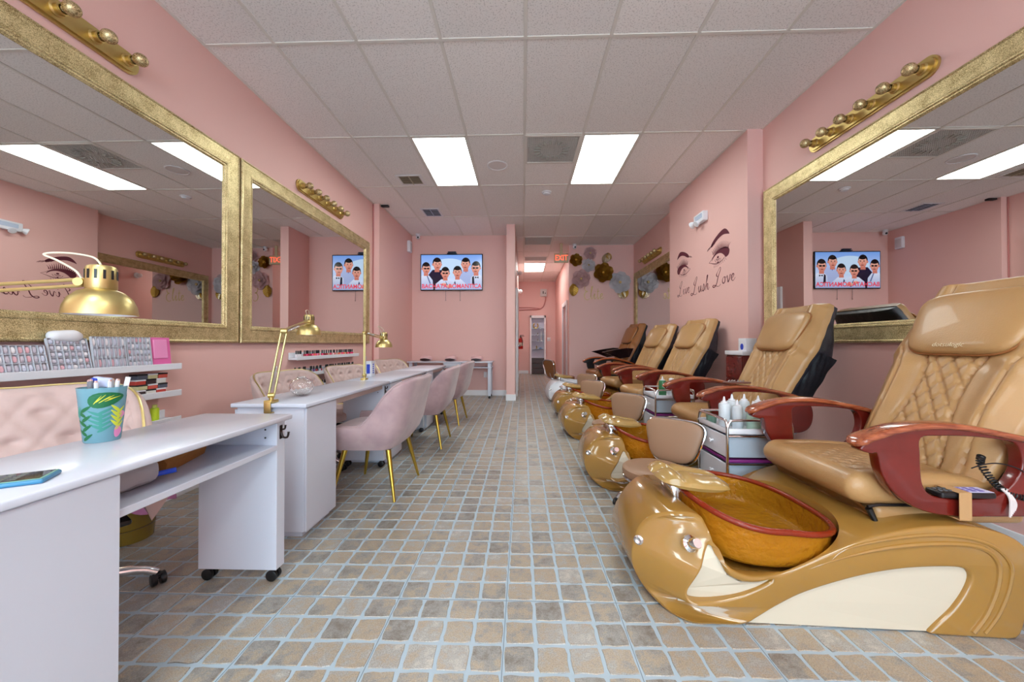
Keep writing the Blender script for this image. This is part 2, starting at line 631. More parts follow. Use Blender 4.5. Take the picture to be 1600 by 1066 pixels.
# hall right wall, with a doorway
b = NB()
box(b, 1.13, 1.25, YFW + 0.05, 9.45, 0, H + .05)
box(b, 1.13, 1.25, 10.35, YEND + .1, 0, H + .05)
box(b, 1.13, 1.25, 9.45, 10.35, 2.06, H + .05)
struct('wall_hall', b, PINK)
wall('wall_end', -0.2, 1.3, YEND, YEND + 0.1)
# far storefront side behind the camera: pillars and a header around open daylight
b = NB()
box(b, XL - .1, -1.9, YB - .1, YB, 0, H)
box(b, 2.0, XR + .1, YB - .1, YB, 0, H)
box(b, -1.9, 2.0, YB - .1, YB, 2.75, H)
box(b, -1.9, 2.0, YB - .1, YB, 0, 0.25)
struct('wall_front', b, PINK)
b = NB()
for x in (-1.9, -0.6, 0.7, 1.95): box(b, x, x + .05, YB - .08, YB - .02, .25, 2.75)
struct('window_1', b, STEEL)

def baseboard(name, segs):
    b = NB()
    for s in segs: box(b, *s, 0.004)
    struct(name, b, WTRIM)
bb = 0.014
baseboard('baseboard_left', [(XL, XL + bb, YB, 5.66, 0, .10), (XL + .10, XL + .10 + bb, 5.66 - bb, YTV, 0, .10)])
baseboard('baseboard_back', [(XL + .10, -0.30, YTV - bb, YTV, 0, .11)])
baseboard('baseboard_partition', [(-0.30 - bb, -0.145 + bb, 6.70 - bb, 6.70, 0, .115), (-0.30 - bb, -0.30, 6.70, YTV, 0, .11), (-0.145, -0.145 + bb, 6.7, 7.2, 0, .11), (-0.145, -0.145 + bb, 8.35, YEND, 0, .11)])
baseboard('baseboard_right', [(XR - bb, XR, YB, 3.80, 0, .10), (2.285 - bb, 2.285, 3.79, 5.80, 0, .10), (XR - bb, XR, 5.8, YFW, 0, .10), (2.285, XR, 3.8 - bb, 3.8, 0, .10)])
baseboard('baseboard_flower', [(1.02 - bb, XR, YFW - bb, YFW, 0, .10), (1.13 - bb, 1.13, YFW, 9.4, 0, .1), (1.13 - bb, 1.13, 10.4, YEND, 0, .1)])
baseboard('baseboard_end', [(-0.14, .19, YEND - bb, YEND, 0, .11), (.80, 1.13, YEND - bb, YEND, 0, .11)])

# hall door in the partition (left side) and doorway in the right hall wall
d = empty('door_1', (-0.145, 7.75, 0), kind='structure')
b = NB(); box(b, 0, 0.03, -.42, .42, 0.01, 2.04, .003); mk('door_leaf', b, mat('grey_door', rgb(196, 194, 204), .4), d)
b = NB()
box(b, 0, .045, -.52, -.42, 0, 2.14, .004); box(b, 0, .045, .42, .52, 0, 2.14, .004); box(b, 0, .045, -.42, .42, 2.04, 2.14, .004)
mk('door_frame', b, WTRIM, d)
b = NB(); lathe(b, [(0, .07), (.022, .068), (.028, .055), (.022, .04), (.01, .035), (.01, 0)], 16, T(.03, -.35, 1.0) @ RY(pi / 2)); mk('door_handle', b, CHROME, d)
d = empty('door_2', (1.13, 9.9, 0), kind='structure')
b = NB(); box(b, .06, .10, -.45, .45, 0.01, 2.05, .003); mk('door_leaf', b, mat('grey_door', rgb(196, 194, 204), .4), d)
b = NB()
box(b, -.03, .0, -.55, -.44, 0, 2.15, .004); box(b, -.03, .0, .44, .55, 0, 2.15, .004); box(b, -.03, .0, -.44, .44, 2.04, 2.15, .004)
mk('door_frame', b, WTRIM, d)

# thin surface conduit where the left wall steps in
b = NB(); tube(b, [(XL + .012, 5.65, 0.1), (XL + .012, 5.65, H - .01)], .009, 8)
struct('trim_1', b, mat('pink_conduit_paint', rgb(190, 120, 116), .5))

# ------------------------------------------------------------------ ceiling
b = NB(); box(b, XL - .1, XR + .1, YB, YEND + .1, H + .03, H + .08)
ceil = struct('ceiling', b, CTILE)
LIGHT_CELLS = {(-2, 1), (1, 1), (-2, -3), (1, -3), (-2, -5), (1, -5), (0, 6)}
def in_room(x, y):
    if y < YTV: return True
    if x < -0.2: return False
    if y < YFW: return True
    return x < 1.14
tmesh = {}
gxs = sorted([XL] + [GX0 + .6096 * k for k in range(-3, 4)] + [XR])
for j in range(-5, 9):
    y0, y1 = GY0 + 1.2192 * j, GY0 + 1.2192 * (j + 1)
    for k in range(-4, 4):
        x0, x1 = GX0 + .6096 * k, GX0 + .6096 * (k + 1)
        if (k, j) in LIGHT_CELLS: continue
        X0, X1, Y0, Y1 = max(x0, XL), min(x1, XR), max(y0, YB), min(y1, YEND)
        if Y1 <= Y0: continue
        # clip at the far walls
        if X1 <= -0.145: Y1 = min(Y1, YTV)
        if Y0 >= YTV: X0 = max(X0, -0.145)
        if Y0 >= YFW: X1 = min(X1, 1.13)
        if X1 - X0 < .03 or Y1 - Y0 < .03: continue
        if (k, j) == (0, 1): Y0 += 0.61
        if (k, j) == (0, 4): Y0 += 0.61
        if (k, j) == (0, 5): Y0 += 0.0
        g = 0.011
        key = (round(X1 - X0, 3), round(Y1 - Y0, 3))
        if key not in tmesh:
            b = NB(); w, h = (X1 - X0) / 2 - g, (Y1 - Y0) / 2 - g
            box(b, -w, w, -h, h, -.004, .012, .003, 1)
            o = mk('ceiling_tile', b, CTILE, ceil, smooth=False); tmesh[key] = o.data
        else:
            o = bpy.data.objects.new('ceiling_tile', tmesh[key]); link(o, ceil)
        o.location = ((X0 + X1) / 2, (Y0 + Y1) / 2, H + .006)
for k in range(-3, 4):
    x = GX0 + .6096 * k
    ye = YTV if x < -.2 else (YEND if x < 1.13 else YFW)
    b = NB(); box(b, x - .012, x + .012, YB, ye, H - .004, H + .012); mk('grid_bar', b, CGRID, ceil, smooth=False)
for j in range(-5, 10):
    y = GY0 + 1.2192 * j
    if y < YB or y > YEND: continue
    xa, xb = (XL if y < YTV else -.145), (XR if y < YFW else 1.13)
    b = NB(); box(b, xa, xb, y - .012, y + .012, H - .0035, H + .012); mk('grid_bar', b, CGRID, ceil, smooth=False)
for (xa, xb, y) in ((GX0, GX0 + .6096, GY0 + 1.2192 + .61), (GX0, GX0 + .6096, GY0 + 1.2192 * 4 + .61)):
    b = NB(); box(b, xa, xb, y - .010, y + .010, H - .0035, H + .012); mk('grid_bar', b, CGRID, ceil, smooth=False)
b = NB()
t_ = .022
box(b, XL, XL + t_, YB, 5.66, H - .003, H + .01); box(b, XR - t_, XR, YB, 3.8, H - .003, H + .01)
box(b, XL + .1, XL + .1 + t_, 5.66, YTV, H - .003, H + .01); box(b, XL + .1, -.3, YTV - t_, YTV, H - .003, H + .01)
box(b, 2.285 - t_, 2.285, 3.8, 5.79, H - .003, H + .01); box(b, XR - t_, XR, 5.79, YFW, H - .003, H + .01)
box(b, 1.02, XR, YFW - t_, YFW, H - .003, H + .01); box(b, -.145, 1.13, YEND - t_, YEND, H - .003, H + .01)
mk('wall_angle', b, CGRID, ceil, smooth=False)

# ceiling lights
DIFF = mat('light_diffuser', (1, 1, 1, 1), .5, emit=(0.93, 1.0, 0.97, 1), estr=PANEL)
def panel(k, j, label, y0=None, y1=None):
    x0, x1 = GX0 + .6096 * k, GX0 + .6096 * (k + 1)
    a, c = (GY0 + 1.2192 * j, GY0 + 1.2192 * (j + 1)) if y0 is None else (y0, y1)
    t = empty('ceiling_light', ((x0 + x1) / 2, (a + c) / 2, H), label=label, cat='ceiling light', group='recessed fluorescent ceiling lights')
    w, h = (x1 - x0) / 2 - .012, (c - a) / 2 - .012
    b = NB()
    for s in (-1, 1):
        box(b, s * w - (.016 if s > 0 else 0), s * w + (0 if s > 0 else .016), -h, h, -.006, .01, .002, 1)
        box(b, -w, w, s * h - (.016 if s > 0 else 0), s * h + (0 if s > 0 else .016), -.006, .01, .002, 1)
    mk('frame', b, CGRID, t, smooth=False)
    b = NB(); box(b, -w + .014, w - .014, -h + .014, h - .014, 0.002, .009); mk('diffuser', b, DIFF, t, smooth=False)
panel(-2, 1, 'left of the two bright rectangular ceiling lights over the aisle')
panel(1, 1, 'right of the two bright rectangular ceiling lights over the aisle')
panel(0, 6, 'small bright ceiling light over the far corridor', 9.93, 11.13)
for k, j, n in ((-2, -3, 'first'), (1, -3, 'second'), (-2, -5, 'third'), (1, -5, 'fourth')):  # out-of-view panels, repeating the visible columns, added to light the room
    panel(k, j, 'added unseen ceiling light behind the camera near the storefront, ' + n + ' of four')

# ------------------------------------------------------------------ ceiling fittings
GREYP = mat('grey_plastic_grille', rgb(196, 192, 186), .6)
def grille_square(x, y, w, h, label):
    t = empty('ceiling_return_grille', (x, y, H), label=label, cat='air vent')
    b = NB()
    box(b, -w, w, -h, h, .002, .012); mk('backing', b, mat('dark_grille_back', rgb(150, 146, 142), .8), t, smooth=False)
    b = NB()
    n = 26
    for i in range(n + 1):
        q = -w + 2 * w * i / n; box(b, q - .003, q + .003, -h, h, -.004, .003)
    n = int(26 * h / w)
    for i in range(n + 1):
        q = -h + 2 * h * i / n; box(b, -w, w, q - .003, q + .003, -.005, .003)
    mk('eggcrate_core', b, GREYP, t, smooth=False)
    b = NB()
    for s in (-1, 1):
        box(b, s * w - .012, s * w + .012, -h - .012, h + .012, -.009, .004, .002, 1)
        box(b, -w, w, s * h - .012, s * h + .012, -.009, .004, .002, 1)
    mk('frame', b, CGRID, t, smooth=False)
    return t
cx = GX0 + .3048
gt = grille_square(cx, GY0 + 1.2192 + .305, .285, .285, 'large square grey return air grille between the two bright ceiling lights')
b = NB()
for i in range(18):
    a = 2 * pi * i / 18
    box(b, .13, .20, -.012, .012, -.014, -.006, .002, 1, M=RZ(a) @ RX(.3))
mk('diffuser_ring', b, mat('pale_grille_vane', rgb(176, 178, 170), .5), gt, smooth=False)
grille_square(cx, GY0 + 1.2192 * 4 + .305, .285, .285, 'square grey air grille in the ceiling just before the corridor')
grille_square(cx, 9.42, .285, .2, 'farthest grey air grille, in the corridor ceiling before its light')

def louvre(x, y, w, h, slatm, label):
    t = empty('ceiling_vent', (x, y, H), label=label, cat='air vent')
    b = NB()
    for s in (-1, 1):
        box(b, s * w - .018, s * w + .018, -h - .018, h + .018, -.010, -.0005, .003, 1)
        box(b, -w, w, s * h - .018, s * h + .018, -.010, -.0005, .003, 1)
    mk('frame', b, WTRIM, t, smooth=False)
    b = NB(); box(b, -w, w, -h, h, -.003, -.0005); mk('backing', b, mat('dark_vent_back', rgb(84, 70, 60), .8), t, smooth=False)
    n = 9
    sm = None
    for i in range(n):
        yy = -h + 2 * h * (i + .5) / n
        if sm is None:
            b = NB(); box(b, -w, w, -.009, .009, -.0015, .0015, M=RX(.6)); o = mk('slat', b, slatm, t, smooth=False); sm = o.data
        else:
            o = bpy.data.objects.new('slat', sm); link(o, t)
        o.location = (0, yy, -.006)
    b = NB(); box(b, -.006, .006, -h, h, -.012, -.004); mk('divider', b, slatm, t, smooth=False)
louvre(-1.49, 4.84, .15, .13, mat('beige_metal_slat', rgb(196, 176, 150), .5), 'nearer rectangular ceiling vent with beige louvres, left of the left light')
louvre(-1.51, 6.05, .14, .17, mat('bluish_metal_slat', rgb(176, 182, 205), .5), 'farther ceiling vent with bluish louvres, in front of the television')
t = empty('ceiling_speaker', (-.313, 4.48, H), label='round white flush ceiling speaker between the two bright lights', cat='speaker')
b = NB(); lathe(b, [(.125, -.001), (.125, -.008), (.112, -.010), (.110, -.004)], 40); mk('rim', b, WTRIM, t)
b = NB(); lathe(b, [(.111, -.005), (.06, -.008), (0, -.009)], 40); mk('grille', b, mat('speaker_grille', rgb(226, 220, 218), .8, bump=.2, bscale=500), t)
t = empty('smoke_detector', (.34, 5.29, H), label='small round white smoke detector on the ceiling past the right light', cat='smoke detector')
b = NB(); lathe(b, [(.07, -.001), (.07, -.012), (.055, -.02)], 28); mk('base', b, WPLAST, t)
b = NB(); lathe(b, [(.052, -.018), (.05, -.032), (.03, -.042), (0, -.044)], 28); mk('cover', b, WPLAST, t)

def dome_cam(x, y, label):
    t = empty('security_camera', (x, y, H), label=label, cat='camera')
    b = NB(); lathe(b, [(.045, -.001), (.045, -.025), (.035, -.032)], 24); mk('base', b, WPLAST, t)
    b = NB(); superell(b, (0, 0, -.062), (.042, .042, .042), 1, 1, 20, 12); mk('dome', b, WPLAST, t)
    b = NB(); lathe(b, [(0, .016), (.017, .014), (.02, .0)], 20, align((.008, -.028, -.07), (.15, -1, -.35))); mk('lens', b, BLACK, t)
dome_cam(-2.09, 7.25, 'small white dome camera on the ceiling above the television, left corner')
dome_cam(1.13, 8.08, 'small white dome camera on the ceiling above the gold paper flowers')
b = NB(); box(b, -.09, .03, -.03, .03, -.03, 0, .008)
tag(mk('ceiling_sensor', b, BLACK, loc=(XL + .2, 5.72, H - .002)), 'tiny dark sensor under the ceiling where the left wall steps in', 'sensor')
t = empty('wall_speaker', (XL + .10, 7.1, 2.93), label='white box speaker high on the left wall near the television', cat='speaker')
b = NB(); box(b, 0, .06, -.07, .07, -.11, .11, .012); mk('housing', b, WPLAST, t)
b = NB(); box(b, .058, .064, -.055, .055, -.09, .07, .002); mk('grille', b, mat('offwhite_grille', rgb(210, 205, 205), .8), t)

# ================================================================== MIRRORS
def mirror(wallx, side, y0, y1, label, z0=1.04, z1=2.56, fw=.145):
    """side=+1: wall on the left, mirror faces +x"""
    t = empty('framed_mirror', (wallx, (y0 + y1) / 2, z0), label=label, cat='mirror', group='wide gold framed wall mirrors')
    L = (y1 - y0) / 2; Hh = z1 - z0
    # profile across the frame: (offset inward from outer edge, height off the wall)
    prof = [(0, .002), (0, .030), (.006, .038), (.014, .040), (.020, .036), (.030, .034), (.105, .030), (.112, .034), (.120, .033), (.127, .026), (.134, .025), (.140, .018), (fw, .014), (fw, .002)]
    b = NB()
    rings = []
    for (cy, cz, sy, sz) in ((-L, 0, 1, 1), (L, 0, -1, 1), (L, Hh, -1, -1), (-L, Hh, 1, -1)):
        rings.append([b.verts.new((side * d, cy + sy * o_, cz + sz * o_)) for o_, d in prof])
    for i in range(4):
        a, c = rings[i], rings[(i + 1) % 4]
        for k in range(len(prof) - 1):
            b.faces.new((a[k], c[k], c[k + 1], a[k + 1]))
    mk('frame', b, GLIT, t, ang=20)
    b = NB()
    x_ = side * .012
    v = [b.verts.new(p) for p in ((x_, -L + fw - .01, fw - .01), (x_, L - fw + .01, fw - .01), (x_, L - fw + .01, Hh - fw + .01), (x_, -L + fw - .01, Hh - fw + .01))]
    b.faces.new(v if side > 0 else v[::-1])
    g = bmesh.ops.extrude_face_region(b, geom=list(b.faces))
    bmesh.ops.translate(b, verts=[e for e in g['geom'] if isinstance(e, bmesh.types.BMVert)], vec=(-side * .006, 0, 0))
    mk('mirror_glass', b, MIRR, t, smooth=False)
    return t
mirror(XL, 1, .42, 2.918, 'nearer wide gold framed mirror on the left wall behind the manicure desks')
mirror(XL, 1, 2.940, 5.46, 'farther wide gold framed mirror on the left wall, above the polish shelves')
mirror(XR, -1, 1.22, 3.745, 'large gold framed mirror on the right wall above the nearest pedicure chairs')
mirror(XR, -1, 5.83, 8.05, 'gold framed mirror on the right wall past the pillar, beside the paper flowers')

def vanity(wallx, side, yc, label, L=.485, z=2.69):
    t = empty('vanity_light_bar', (wallx, yc, z), label=label, cat='vanity light', group='gold six bulb vanity light bars')
    b = NB()
    pts = []
    r = .062
    for i in range(13):
        a = -pi / 2 + pi * i / 12; pts.append((L - r + r * cos(a), r * sin(a)))
    for i in range(13):
        a = pi / 2 + pi * i / 12; pts.append((-L + r + r * cos(a), r * sin(a)))
    prism(b, pts, lambda u, v, w: (side * w, u, v), .001, .016)
    prism(b, [(p[0] * .98, p[1] * .82) for p in pts], lambda u, v, w: (side * w, u, v), .016, .028)
    mk('back_plate', b, BRASS, t, ang=30)
    for i in range(6):
        y = (-L + .075) + (2 * L - .15) * i / 5
        bs = NB(); lathe(bs, [(.034, .026), (.034, .032), (.026, .038), (.026, .060), (.021, .062), (.021, .066)], 20, T(0, y, 0) @ RY(side * pi / 2)); mk('socket', bs, BRASS, t)
        bs = NB(); lathe(bs, [(.015, .064), (.016, .074)] + [(.035 * sin(a), .108 - .035 * cos(a)) for a in [.45 + (pi - .45) * q / 12 for q in range(12)]] + [(0, .143)], 20, T(0, y, 0) @ RY(side * pi / 2)); mk('globe_bulb', bs, GLITB, t)
vanity(XL, 1, 1.66, 'gold vanity light bar above the nearer left mirror, top left corner')
vanity(XL, 1, 4.19, 'gold vanity light bar above the farther left mirror')
vanity(XR, -1, 2.69, 'gold vanity light bar above the big right mirror')
vanity(XR, -1, 7.0, 'gold vanity light bar above the far right mirror by the flowers')

# ================================================================== MANICURE DESKS
def caster(parent, x, y, z0, r=.024, wide=.02, name='caster', stem=.012):
    b = NB()
    for s in (-1, 1):
        lathe(b, [(0, s * .004), (r * .9, s * .004), (r, s * .008), (r, s * wide * .9), (r * .85, s * wide), (0, s * wide)], 16, T(x, y, r) @ RX(pi / 2))
    tube(b, [(x, y, r), (x, y, z0 + .001)], .006, 8)
    box(b, x - stem, x + stem, y - .012, y + .012, r * 1.3, z0 - .002, .004, 1)
    return mk(name, b, BLACK, parent)

def hook(parent, x, y, z):
    b = NB()
    box(b, x, x + .004, y - .009, y + .009, z - .03, z + .03, .002, 1)
    tube(b, catmull([(x + .002, y, z + .0), (x + .012, y, z - .022), (x + .030, y, z - .022), (x + .036, y, z + .0)], 6), [.0045] * 18 + [.006], 8)
    tube(b, catmull([(x + .002, y, z + .012), (x + .018, y, z + .014), (x + .022, y, z + .030)], 6), [.004] * 12 + [.0055], 8)
    mk('coat_hook', b, mat('dark_bronze', rgb(52, 40, 38), .35, .7), parent)

def desk(cx, y0, y1, label, shelf=True, xw=.41, zt=.715):
    L = (y1 - y0) / 2
    t = empty('manicure_desk', (cx, (y0 + y1) / 2, 0), label=label, cat='desk', group='white manicure desks in a row')
    w = xw / 2
    b = NB(); box(b, -w, w, -L, L, zt - .022, zt, .005, 2); mk('worktop', b, WHITE, t, ang=50)
    xi = w - .022
    b = NB()
    box(b, -xi, xi, -L + .02, -L + .335, .055 if shelf else .03, zt - .023, .002, 1)
    if not shelf: box(b, -xi + .02, xi - .02, -L + .04, -L + .315, .0, .03)
    ped = mk('pedestal', b, WHITE, t, smooth=False)
    b = NB(); box(b, -xi - .016, -xi - .001, -L + .024, -L + .331, .06, .36, .002, 1); mk('door', b, WHITE, ped, smooth=False)
    for k in range(2):
        b = NB(); box(b, -xi - .016, -xi - .001, -L + .024, -L + .331, .365 + k * .16, .365 + k * .16 + .155, .002, 1); mk('drawer', b, WHITE, ped, smooth=False)
    b = NB(); box(b, xi + .0005, xi + .012, -L + .022, -L + .333, .057 if shelf else .032, zt - .025, .002, 1); mk('side_panel', b, WHITE, t, smooth=False)
    b = NB()
    box(b, -xi + .02, xi, L - .075, L - .02, .055, zt - .023, .002, 1)
    mk('leg_panel', b, WHITE, t, smooth=False)
    b = NB()
    for zz in (.66, .625): lathe(b, [(.004, 0), (.004, .0015), (0, .0015)], 10, T(xi - .05, L - .0752, zz) @ RX(pi / 2))
    mk('cam_lock', b, BLACK, t)
    if shelf:
        b = NB(); box(b, -xi + .02, xi + .002, -L + .336, L - .076, .572, .594, .002, 1); mk('shelf', b, WHITE, t, smooth=False)
        b = NB(); box(b, -xi + .02, -xi + .034, -L + .336, L - .076, .5945, zt - .023, .001, 1); mk('back_panel', b, WHITE, t, smooth=False)
    else:
        b = NB(); box(b, -xi + .02, xi - .012, -L + .336, L - .076, zt - .062, zt - .023, .002, 1); mk('apron', b, mat('beige_underside', rgb(206, 190, 180), .5), t, smooth=False)
    for x in (-xi + .05, xi - .03):
        caster(t, x, L - .047, .055)
        if shelf: caster(t, x, -L + .06, .055); caster(t, x, -L + .29, .055)
    hook(t, xi, L - .05, .645)
    return t
desk(-1.245, .60, 1.635, 'nearest white manicure desk with open shelf, cut off by the left edge')
desk(-1.345, 1.905, 3.12, 'second white manicure desk, with the glass globe bowl on it', shelf=False)
desk(-1.345, 3.135, 4.33, 'third white manicure desk, beside the second pink velvet guest chair', shelf=False)
desk(-1.345, 4.345, 5.42, 'farthest white manicure desk in the aisle row, before the back wall table', shelf=False)

# dryer table under the television
t = empty('nail_dryer_table', (-1.385, 7.10, 0), label='white rolling table under the television holding three nail dryers', cat='table')
b = NB(); box(b, -.81, .81, -.2, .2, .677, .70, .004); mk('tabletop', b, WHITE, t)
b = NB(); box(b, -.80, .80, -.18, .18, .575, .592, .002, 1); mk('shelf', b, WHITE, t, smooth=False)
b = NB(); box(b, -.12, .22, -.19, .18, .593, .676, .002, 1); dr = mk('drawer_box', b, WHITE, t, smooth=False)
b = NB(); box(b, -.11, .21, -.198, -.191, .6, .67, .002, 1); mk('drawer', b, WHITE, dr, smooth=False)
for x in (-.78, .72):
    for y in (-.17, .13):
        b = NB(); box(b, x, x + .06, y, y + .04, .05, .676, .003, 1); mk('leg', b, WHITE, t, smooth=False)
        caster(t, x + .03, y + .02, .05, .021)
for x, n in ((-1.86, 'left'), (-1.385, 'middle'), (-.885, 'right')):
    d = empty('nail_dryer', (x, 7.02, .70), label=n + ' of three pale pink nail dryers with dark oval openings on the back table', cat='nail dryer', group='pink nail dryers on the back table')
    b = NB()
    superell(b, (0, .03, .055), (.115, .10, .058), .8, .9, 28, 14)
    for v in b.verts: v.co.z = max(v.co.z, .001)
    mk('housing', b, mat('pale_pink_plastic', rgb(232, 190, 190), .35), d)
    b = NB()
    pts = [(.10 * cos(a) * (1 if cos(a) < 0 else .96), .026 * sin(a) * (1 - .35 * max(cos(a), 0))) for a in [2 * pi * i / 36 for i in range(36)]]
    prism(b, pts, lambda u, v, w: (u - .0, w, v + .032), -.085, .0)
    mk('hand_opening', b, mat('dark_dryer_interior', rgb(44, 16, 18), .3), d)

# ================================================================== UPHOLSTERED SHELL CHAIRS
def shell_chair(name, label, cat, group, m, piping, tuft=False, gold_legs=True, sc=1.0):
    t = empty(name, (0, 0, 0), label=label, cat=cat, group=group)
    half = [(-.245, -.262), (-.12, -.272), (0, -.274), (.07, -.27), (.13, -.262), (.178, -.238), (.206, -.185), (.216, -.09), (.218, 0)]
    top_h = [.488, .492, .502, .585, .70, .775, .80, .803, .80]
    path = [Vector((x, y, h)) for (x, y), h in zip(half, top_h)]
    path += [Vector((x, -y, h)) for (x, y), h in list(zip(half, top_h))[-2::-1]]
    P = catmull(path, 10 if tuft else 6)
    n = len(P)
    th = .026
    zb, zs = .335, .40
    def sec(i):
        p = P[i]
        a, c = P[max(i - 1, 0)], P[min(i + 1, n - 1)]
        tg = Vector((c.x - a.x, c.y - a.y, 0)).normalized()
        nr = Vector((tg.y, -tg.x, 0))     # outward
        back = max(0, min(1, (p.x + .02) / .22))
        out = []
        H_ = p.z
        def at(off, z):
            lean = (z - .40) * .16 * back
            taper = -.05 * max(0, (.45 - z) / .11) ** 1.3
            q = Vector((p.x, p.y, 0)) + nr * (off + taper + lean * .6) + Vector((lean * .7, 0, 0))
            return Vector((q.x, q.y, z))
        for k in range(7): out.append(at(th, zb + (H_ - .02 - zb) * k / 6))
        for k in range(1, 6):
            a_ = pi * k / 6
            out.append(at(th * cos(a_), H_ - .02 + .02 * sin(a_)))
        m_ = 40 if tuft else 5
        for k in range(m_ + 1):
            z = H_ - .02 - (H_ - .02 - zs) * k / m_
            d = 0
            if tuft:
                s_ = i / n * 12.0
                for r_, zz in enumerate((.50, .60, .70)):
                    if zz > H_ - .05: continue
                    off = .5 * (r_ % 2)
                    du = abs((s_ + off) % 1.0 - .5) * .085
                    d += .026 * math.exp(-((du ** 2 + (z - zz) ** 2)) / .020 ** 2)
                uu, vv = s_, (z - .50) / .10
                for sg in (1, -1):
                    q = (uu + sg * vv * .5 + .5) % 1.0 - .5
                    if .48 < z < H_ - .03: d += .008 * math.exp(-(q * .085) ** 2 / .011 ** 2)
                bulge = .022
            else:
                bulge = .006
            out.append(at(-th - bulge * sin(pi * min(1, k / m_)) + d, z))
        return out
    b = NB()
    rows = [[b.verts.new(v) for v in sec(i)] for i in range(n)]
    for a, c in zip(rows, rows[1:]):
        for k in range(len(a) - 1): b.faces.new((a[k], c[k], c[k + 1], a[k + 1]))
    b.faces.new(rows[0][::-1]); b.faces.new(rows[-1])
    mk('back_shell', b, m, t, ang=50)
    # piping along the rolled edge
    b = NB()
    tube(b, [Vector((q[9].x, q[9].y, q[9].z)) + Vector((0, 0, .002)) for q in (sec(i) for i in range(n))], .0045, 6)
    mk('piping', b, piping, t)
    # seat cushion
    b = NB()
    superell(b, (-.03, 0, .42), (.235, .245, .05), .55, .35, 36, 12)
    mk('seat', b, m, t)
    b = NB(); box(b, -.20, .16, -.20, .20, .325, .345, .008); mk('seat_base', b, BLACK, t)
    if gold_legs:
        for sx, sy in ((1, -1), (1, 1), (-1, -1), (-1, 1)):
            b = NB()
            tube(b, [(sx * .135, sy * .17, .335), (sx * .20 if sx > 0 else -.20, sy * .232, 0.0)], [.017, .0085], 14)
            mk('leg', b, LEGG, t)
    else:
        b = NB(); tube(b, [(0, 0, .10), (0, 0, .33)], [.028, .022], 16); mk('gas_lift', b, CHROME, t)
        for k in range(5):
            a = 2 * pi * k / 5 + .768
            b = NB()
            tube(b, catmull([(0, 0, .12), (.12 * cos(a), .12 * sin(a), .115), (.24 * cos(a), .24 * sin(a), .085), (.29 * cos(a), .29 * sin(a), .052)], 5), [.022] * 5 + [.018] * 5 + [.014] * 6, 10)
            mk('base_arm', b, CHROME, t)
            caster(t, .295 * cos(a), .295 * sin(a), .052, .024)
    return t

gc = shell_chair('guest_chair', 'nearest blush velvet guest chair with tapered gold legs, pulled up to the second desk', 'chair', 'blush velvet guest chairs along the aisle', VELV, VELV)
gc.location = (-1.045, 2.635, 0); gc.rotation_euler = (0, 0, radians(-2)); gc.scale = (1.08, 1.06, 1.0)
dup(gc, (-1.02, 3.83, 0), radians(1), 'middle of the three blush velvet guest chairs with gold legs in the aisle')
dup(gc, (-1.01, 4.88, 0), radians(-3), 'farthest blush velvet guest chair with gold legs, nearest the television wall')
tc = shell_chair('technician_chair', 'nearest pale blush tufted chair with gold piping, behind the patterned tumbler', 'chair', 'tufted swivel chairs behind the desks', VELV2, GOLDM, tuft=True, gold_legs=False)
tc.location = (-1.80, 1.27, 0); tc.rotation_euler = (0, 0, radians(148)); tc.scale = (1.12, 1.22, 1.06)
dup(tc, (-1.76, 2.98, 0), radians(168), 'second pale tufted chair on wheels, behind the glass globe bowl').scale = (1.0, 1.1, 1.0)
dup(tc, (-1.80, 4.10, 0), radians(162), 'third pale tufted chair, seen beside the gold desk lamp of the third desk').scale = (1.0, 1.1, .98)
dup(tc, (-1.76, 5.3, 0), radians(160), 'farthest pale tufted chair, behind the last desk near the back wall').scale = (1.0, 1.15, 1.0)

# ================================================================== PEDICURE SPA CHAIRS
OX, OY = 1.15, 1.71
SH = (-OX, -OY, 0)
body_out = catmull([(.565, 0), (.50, .035), (.455, .11), (.452, .19), (.485, .275), (.545, .335), (.62, .358), (.70, .350), (.718, .315), (.728, .25), (.765, .205), (.82, .182), (.88, .180), (.95, .195), (1.02, .228), (1.10, .268), (1.20, .315), (1.30, .352), (1.42, .378), (1.54, .388), (1.64, .378), (1.72, .348), (1.765, .30), (1.782, .24), (1.775, .165), (1.75, .09), (1.715, .004), (1.60, 0), (1.50, .0), (1.44, .004), (1.455, .03), (1.515, .095), (1.556, .16), (1.572, .212), (1.55, .238), (1.48, .240), (1.36, .228), (1.24, .202), (1.116, .162), (1.007, .117), (.92, .070), (.86, .032), (.815, .006), (.76, 0), (.65, 0)], 4, True)
body_out = [(p.x, max(p.z if False else p.y, 0.0)) for p in [Vector((q[0], q[1], 0)) for q in body_out]]
hole1 = [(p.x, p.y) for p in catmull([(.714, .268, 0), (.66, .205, 0), (.618, .135, 0), (.610, .098, 0), (.632, .082, 0), (.70, .086, 0), (.79, .108, 0), (.87, .143, 0), (.908, .168, 0), (.86, .158, 0), (.80, .160, 0), (.745, .190, 0)], 4, True)]
hole2 = [(p.x, p.y) for p in catmull([(.86, .030, 0), (.92, .070, 0), (1.007, .117, 0), (1.116, .162, 0), (1.24, .202, 0), (1.36, .228, 0), (1.48, .240, 0), (1.55, .238, 0), (1.572, .212, 0), (1.556, .16, 0), (1.515, .095, 0), (1.45, .028, 0), (1.42, .022, 0)], 4, True)]
def nose(co):
    x, y, z = co
    s = max(0, min(1, (x - .44) / .20)); s = s * s * (3 - 2 * s)
    k = .50 + .50 * s
    if z > .20 and x < .76:
        q = max(0, min(1, (z - .20) / .16)); k *= 1 - .36 * q * (1 if x < .715 else max(0, 1 - (x - .715) / .045))
    k *= 1.0 + .12 * max(0, (x - 1.0) / .75)
    return Vector((x, OY + (y - OY) * k, z))

BCX, BRX, BRY = .975, .283, .322

